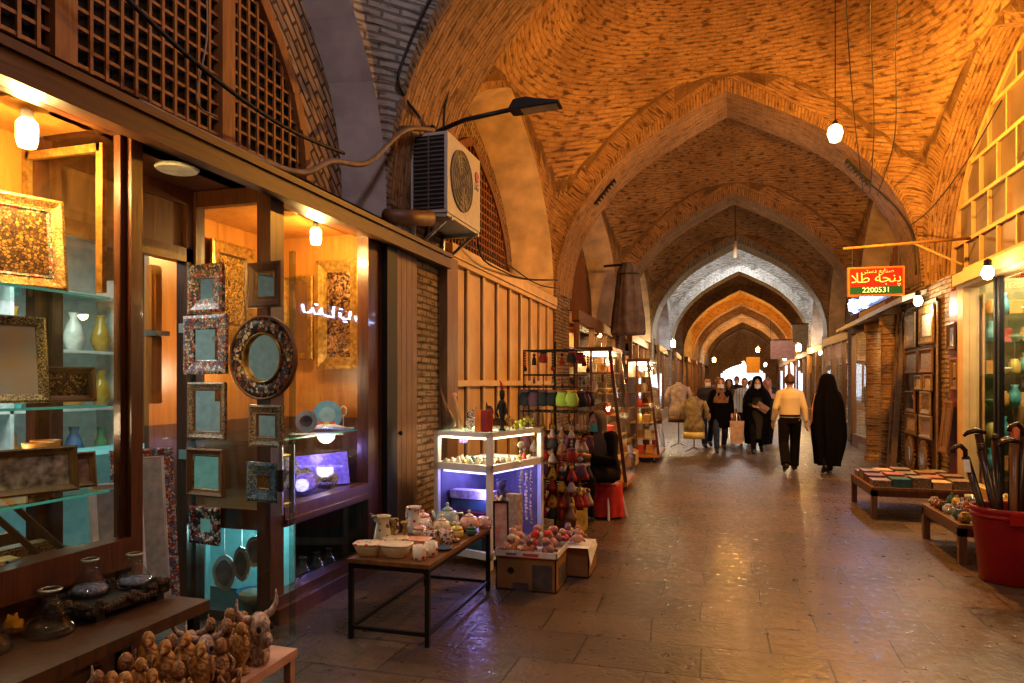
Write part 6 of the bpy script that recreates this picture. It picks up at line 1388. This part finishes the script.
def shoes(t, J, m='shoe'):
    for k in 'lr':
        an = Vector(J['ank'+k]); tv = Vector(J['toe'+k]) if 'toe'+k in J else an+Vector((0,-.17,-.06)); b = MB(); b.smooth = True
        b.tube([an+Vector((0,.05,-.04)),an+Vector((0,.03,-.02)),an.lerp(tv,.55)+Vector((0,0,.012)),tv+Vector((0,-.02,0))],[.03,.052,.046,.03],10); b.build('shoe', M[m], t)
def hair(t, J, m='hair', back=1):
    hd = Vector(J['head']); b = MB(); b.smooth = True; n = 18; rr = []
    for i in range(9):
        th = PI/2-i*PI/2*1.25/8; z = math.sin(th)
        rr.append([hd+Vector((.084*math.cos(th)*math.cos(2*PI*k/n), .1*max(math.cos(th),0)*math.sin(2*PI*k/n)+.014+(.03 if math.sin(2*PI*k/n) < 0 and z < .45 else 0), .122*z if math.sin(2*PI*k/n) > -.2 else max(.122*z,.05))) for k in range(n)])
    b.loft(rr); b.build('hair', M[m], t)
def mask(t, J, m='mask'):
    hd = Vector(J['head']); b = MB(); b.smooth = True; rows = []
    for z in (-.02,-.05,-.08,-.105): rows.append([hd+Vector((.078*math.sin(a)*(1+.3*z), -.104*math.cos(a)*(1.12 if z > -.06 else 1.0)-.008, z)) for a in [R(-62+124*k/10) for k in range(11)]])
    vs = [p for r in rows for p in r]; fs = [(i*11+k,i*11+k+1,(i+1)*11+k+1,(i+1)*11+k) for i in range(3) for k in range(10)]; b.add(vs, fs); b.build('face_mask', M[m], t)
def cloak(t, rings, mat, name='chador', n=48, fold=.012, seed=0):
    """cloth shell; ring = z, rx, ry, x, y, gap (half opening at the front, radians)"""
    b = MB(); b.smooth = True; vs = []; k = len(rings)
    for i,(z,rx,ry,x,y,gp_) in enumerate(rings):
        w = fold*(i/k)*2
        for j in range(n+1):
            a = gp_+(2*PI-2*gp_)*j/n; f = 1+w/.2*(math.sin(7*a+seed)+.6*math.sin(11*a+2*seed+i*.25))*.5
            vs.append((x+rx*f*math.sin(a), y-ry*f*math.cos(a), z))
    fs = [(i*(n+1)+j,i*(n+1)+j+1,(i+1)*(n+1)+j+1,(i+1)*(n+1)+j) for i in range(k-1) for j in range(n)]
    b.add(vs, fs); return b.build(name, mat, t)
# --- man walking away
J = J0(1, 1.70); J['wril'] = (-.26,-.0,.85); J['wrir'] = (.26,-.1,.86)
t = person('man in a cream striped shirt and dark trousers walking away from the viewer', (1.27,12.65,0), PI, J, .009)
b = MB(); torso(b,J,.93,.016); sleeve(b,J,-1); sleeve(b,J,1); sh = fuse('shirt', b, M['shirt'], t, .012)
b = MB(); b.loft([ell(.066,.062,1.425,0,0),ell(.06,.06,1.46,0,0)]); b.build('collar', M['shirt'], sh)
b = MB(); legs(b,J,(.105,.085,.078)); fuse('trousers', b, M['trouser'], t, .012); b = MB(); b.loft([ell(.176,.132,.955),ell(.174,.13,.99)]); b.build('belt', M['shoe'], t)
shoes(t,J); hair(t,J,'hairbrown')
# --- woman in a black chador walking away
J = J0(1, 1.66); t = person('woman wrapped in a long black chador walking away beside the man', (1.87,12.7,0), PI+.1, J, .012)
cloak(t,[(1.70,.01,.01,0,.0,0),(1.69,.06,.07,0,0,0),(1.66,.095,.11,0,0,.25),(1.6,.12,.135,0,.01,.5),(1.5,.135,.15,0,.02,.55),(1.42,.15,.15,0,.02,.4),(1.34,.2,.17,0,.02,.15),(1.2,.235,.19,0,.02,0),(1.0,.25,.21,0,.03,0),(.8,.26,.22,-.01,.04,0),(.6,.255,.24,-.015,.06,0),(.42,.225,.26,-.01,.08,0),(.2,.19,.25,.01,.09,0),(.15,.185,.25,.01,.09,0)],M['chador'],fold=.03)
b = MB(); legs(b,J,(.09,.07,.055),top=False); fuse('trousers', b, M['trouser'], t, .014); shoes(t,J)
# --- woman walking toward the viewer in a black coat, brown scarf
J = J0(1, 1.64); t = person('woman in a black coat and brown patterned scarf facing the viewer in a mask', (.16,15.85,0), .05, J, .012)
b = MB(); torso(b,J,.55,.03,.05); sleeve(b,J,-1,(.075,.065,.058)); sleeve(b,J,1,(.075,.065,.058)); fuse('coat', b, M['chador'], t, .014)
b = MB(); legs(b,J,(.085,.07,.058)); fuse('trousers', b, M['jeans'], t, .014); shoes(t,J); mask(t,J)
M['scarf'] = plain('brown patterned scarf',(.3,.15,.07),.8,c2=(.1,.04,.025),scale=24)
def scarf(t, J, m, low=.2):
    hd = Vector(J['head']); z = hd.z
    cloak(t,[(z+.135,.01,.01,0,.0,0),(z+.125,.06,.07,0,0,0),(z+.09,.092,.108,0,.005,.45),(z+.02,.102,.118,0,.008,.72),(z-.06,.1,.112,0,.01,.65),(z-.12,.09,.1,0,.0,.25),(z-.17,.12,.12,0,0,0),(z-.17-low*.5,.185,.155,0,0,0),(z-.17-low,.16,.17,0,-.01,0)],m,'headscarf',fold=.01)
scarf(t,J,M['scarf'],.26)
t2 = thing('shopping_bag','tall pink beige shopping bag carried between the two walking women','bag',(.5,15.7,.2),.1); b = MB(); b.prism([(-.12,0),(.12,0),(.15,.5),(-.15,.5)], lambda u,v: (u,-.05,v), lambda u,v: (u,.05,v)); b.build('bag_body', plain('pink beige cloth',(.55,.38,.28),.8), t2)
for y in (-.05,.05): b = MB(); b.smooth = True; b.tube([(-.07,y,.5),(-.05,y*.5,.62),(.0,0,.66),(.05,y*.5,.62),(.07,y,.5)],.008,6); b.build('handle', plain('bag handle',(.4,.22,.16),.8), t2)
# --- woman in an open black chador holding a purse
J = J0(.8, 1.64, None); J.update(elbl=(-.25,.0,1.1),elbr=(.25,.0,1.1),wril=(-.08,-.2,1.02),wrir=(.06,-.21,1.0),hdl=(1,-.1,0),hdr=(-1,-.1,-.1))
t = person('woman in a black chador and face mask walking toward the viewer clasping a purse', (.93,15.85,0), .0, J, .012)
b = MB(); torso(b,J,.3,.02,.03); sleeve(b,J,-1); sleeve(b,J,1); fuse('dress', b, plain('dark olive dress',(.03,.026,.014),.8), t, .014)
cloak(t,[(1.69,.01,.01,0,.0,0),(1.68,.06,.07,0,0,0),(1.645,.095,.11,0,.005,.4),(1.58,.11,.125,0,.01,.72),(1.5,.115,.125,0,.012,.7),(1.42,.16,.14,0,.01,.4),(1.34,.235,.17,0,.01,.3),(1.2,.29,.2,0,.02,.35),(1.0,.31,.22,0,.02,.5),(.8,.31,.22,.02,.03,.4),(.55,.3,.22,.03,.04,.25),(.2,.27,.2,.02,.04,.15)],M['chador'],fold=.016,seed=2)
b = MB(); legs(b,J,(.09,.07,.055),top=False); fuse('trousers', b, M['trouser'], t, .014); shoes(t,J); mask(t,J); scarf(t,J,M['chador'],.12)
t2 = thing('purse','grey brown flat purse clasped by the woman in the chador','purse',(1.02,15.62,1.0),0,rot=(0,R(35),0)); b = MB(); b.box(-.13,.13,-.02,.02,-.08,.08); b.build('body', plain('grey brown leather',(.2,.13,.11),.5), t2); b = MB(); b.prism([(-.13,.08),(.13,.08),(.13,.02),(0,-.03),(-.13,.02)], lambda u,v: (u,-.028,v), lambda u,v: (u,-.02,v)); b.build('flap', plain('lighter leather',(.3,.2,.17),.5), t2)
# --- people further back
def backer(label, x, y, h, rz, top, low, cover=None, msk='mask', hr=None, stride=.7):
    J = J0(stride,h); t = person(label,(x,y,0),rz,J,.016); b = MB(); torso(b,J,J['pelvis'][2]-.12,.025,.02); sleeve(b,J,-1,(.072,.062,.054)); sleeve(b,J,1,(.072,.062,.054)); fuse('top', b, top, t, .016)
    b = MB(); legs(b,J,(.095,.078,.068)); fuse('trousers', b, low, t, .016); shoes(t,J)
    if msk: mask(t,J,msk)
    if cover: scarf(t,J,cover,.2)
    if hr: hair(t,J,hr)
    return t
darkc = plain('charcoal jacket',(.03,.026,.03),.8); brownc = plain('brown coat',(.14,.07,.035),.8); pinkc = plain('pink scarf',(.5,.26,.28),.8); bluec = stripes('blue white stripes',(.55,.6,.68),(.08,.16,.35),9)
backer('person in dark clothes and a face mask just behind the tan vest',-.13,16.9,1.68,.2,darkc,M['jeans'],None,'mask','hair')
backer('person in a blue and white striped shirt behind the woman with the purse',.75,17.8,1.66,0,bluec,M['trouser'],None,None,'hair')
backer('woman in a pink headscarf and dark coat behind the man',1.3,18.2,1.62,.1,darkc,M['trouser'],pinkc,None)
backer('person in a brown coat with dark scarf behind the brown scarfed woman',.4,18.6,1.62,-.1,brownc,M['trouser'],darkc,None)
backer('tall dark person far back between the two walking women',.68,21.5,1.74,0,darkc,M['trouser'],None,'mask','hair')
backer('woman in a black scarf deep in the crowd near the lane centre',1.15,22.5,1.6,0,M['chador'],M['chador'],M['chador'],'mask')
backer('person in a brown jacket far back on the left of the crowd',.15,23.5,1.72,0,brownc,M['jeans'],None,'mask','hairbrown')
backer('person in charcoal far back, right of the crowd beside the man',1.75,24.0,1.7,0,darkc,M['trouser'],None,None,'hair')
# --- the seated woman selling trinkets
SX, SY = -1.2, 7.75
J = dict(pelvis=(0,.06,.5),neck=(0,-.06,.97),head=(0,-.115,1.1),shol=(-.17,-.05,.93),shor=(.17,-.05,.93),elbl=(-.24,-.12,.68),elbr=(.24,-.12,.68),wril=(-.08,-.34,.74),wrir=(.08,-.34,.74),hdl=(.4,-1,.2),hdr=(-.4,-1,.2),
  hipl=(-.09,.02,.48),hipr=(.09,.02,.48),knel=(-.12,-.4,.5),kner=(.12,-.4,.5),ankl=(-.12,-.42,.085),ankr=(.12,-.36,.085),curl=1)
t = person('seated woman in a dark coat, headscarf and teal face mask looking down at her hands', (SX,SY,0), R(-32), J, .009)
brk = plain('dark brown coat',(.016,.01,.008),.9,spec=.15)
b = MB(); b.loft([ell(.18,.14,.44,0,.05),ell(.185,.15,.55,0,.05),ell(.17,.135,.72,0,.01),ell(.185,.135,.86,0,-.04),ell(.16,.115,.93,0,-.055),ell(.07,.07,.985,0,-.06)])
sleeve(b,J,-1,(.08,.07,.055)); sleeve(b,J,1,(.08,.07,.055)); b.tube([(-.09,.04,.5),(-.12,-.36,.54)],[.105,.085],10); b.tube([(.09,.04,.5),(.12,-.36,.54)],[.105,.085],10); b.tube([(-.12,-.38,.52),(-.12,-.42,.3)],[.085,.075],10); b.tube([(.12,-.38,.52),(.12,-.38,.3)],[.085,.075],10); fuse('coat', b, brk, t, .013)
b = MB(); legs(b,J,(.08,.07,.06),top=False); fuse('trousers', b, M['trouser'], t, .013); shoes(t,J); mask(t,J,'maskteal')
z = 1.1; cloak(t,[(z+.135,.01,.01,0,-.1,0),(z+.125,.06,.07,0,-.1,0),(z+.09,.092,.108,0,-.1,.45),(z+.02,.102,.118,0,-.1,.75),(z-.06,.1,.112,0,-.095,.65),(z-.12,.095,.105,0,-.085,.3),(z-.17,.14,.13,0,-.06,0),(z-.27,.2,.17,0,-.03,0),(z-.36,.21,.18,0,-.01,0)],plain('grey brown headscarf',(.12,.085,.07),.85),'headscarf',fold=.014)
t = thing('stool','small stool covered with a red cloth under the seated woman','stool',(SX+.03,SY+.1,0),R(-32))
b = MB(); b.lathe([(0,.36),(.17,.36),(.18,.38),(.17,.39),(0,.39)],18); b.build('seat', M['redplastic'], t)
for sx in (-1,1):
    for sy in (-1,1): b = MB(); b.tube([(sx*.1,sy*.1,.37),(sx*.16,sy*.16,0)],.014,7); b.build('leg', M['alu'], t)
b = MB(); b.smooth = True; n = 40
b.loft([[((.175+.02*q+.015*q*math.sin(8*2*PI*k/n))*math.cos(2*PI*k/n),(.175+.02*q+.015*q*math.sin(8*2*PI*k/n))*math.sin(2*PI*k/n),.395-.37*q) for k in range(n)] for q in (0,.3,.6,1)],caps=False); b.build('cloth', plain('red cloth b',(.5,.03,.02),.7), t)
t = thing('yellow_box_stand','yellow printed box under the trinket rack beside the seated woman','box',(-1.42,7.02,0),R(-12)); b = MB(); b.box(-.12,.12,-.16,.16,.0,.4); b.build('walls', plain('yellow print',(.5,.36,.06),.6,c2=(.16,.1,.04),scale=10), t); b = MB(); b.box(-.125,.125,-.165,.165,.4,.43); b.build('lid', plain('yellow lid',(.55,.4,.08),.6), t)
# ------------------------------------------------------------------ light and view
wd = bpy.data.worlds.new('sky'); SC.world = wd; wd.use_nodes = True
wd.node_tree.nodes['Background'].inputs[0].default_value = (.75,.85,1,1); wd.node_tree.nodes['Background'].inputs[1].default_value = 2.0
WARM = (1,.45,.065)
lamp((1.46,9.3,4.5), 540, WARM, .06)
lamp((-.3,2.4,5.4), 100, (.95,.86,1), .3)  # added cool fill for the near vault, its source is unseen
lamp((.6,-2.6,4.2), 45, (1,.7,.4), .1)  # added warm fill behind the camera, no bulb modelled
lamp((.4,15.5,4.6), 70, (1,.55,.2), .1)  # added dim fill under the third vault, no bulb modelled
lamp((.8,21.5,4.6), 35, (1,.66,.42), .1)  # added weak fill for the brown vault beyond, no bulb modelled
area((cx(28.7),28.7,7.5), (0,0,0), 1.7, 450, (.9,.95,1))
lamp((cx(41.5),41.5,4.4), 500, WARM, .1)
lamp((cx(48),47.6,4.4), 120, (1,.6,.3), .1)  # added fill to lift the deep part of the lane
lamp((cx(56),56,4.4), 420, (1,.65,.32), .1)  # added fill that brightens the far end vaults
SC.view_settings.view_transform = 'Standard'; SC.view_settings.look = 'Medium High Contrast'; SC.view_settings.exposure = .65
SC.cycles.use_denoising = True; SC.cycles.max_bounces = 8; SC.cycles.transparent_max_bounces = 24; SC.cycles.sample_clamp_indirect = 4
SC.cycles.caustics_reflective = False; SC.cycles.caustics_refractive = False
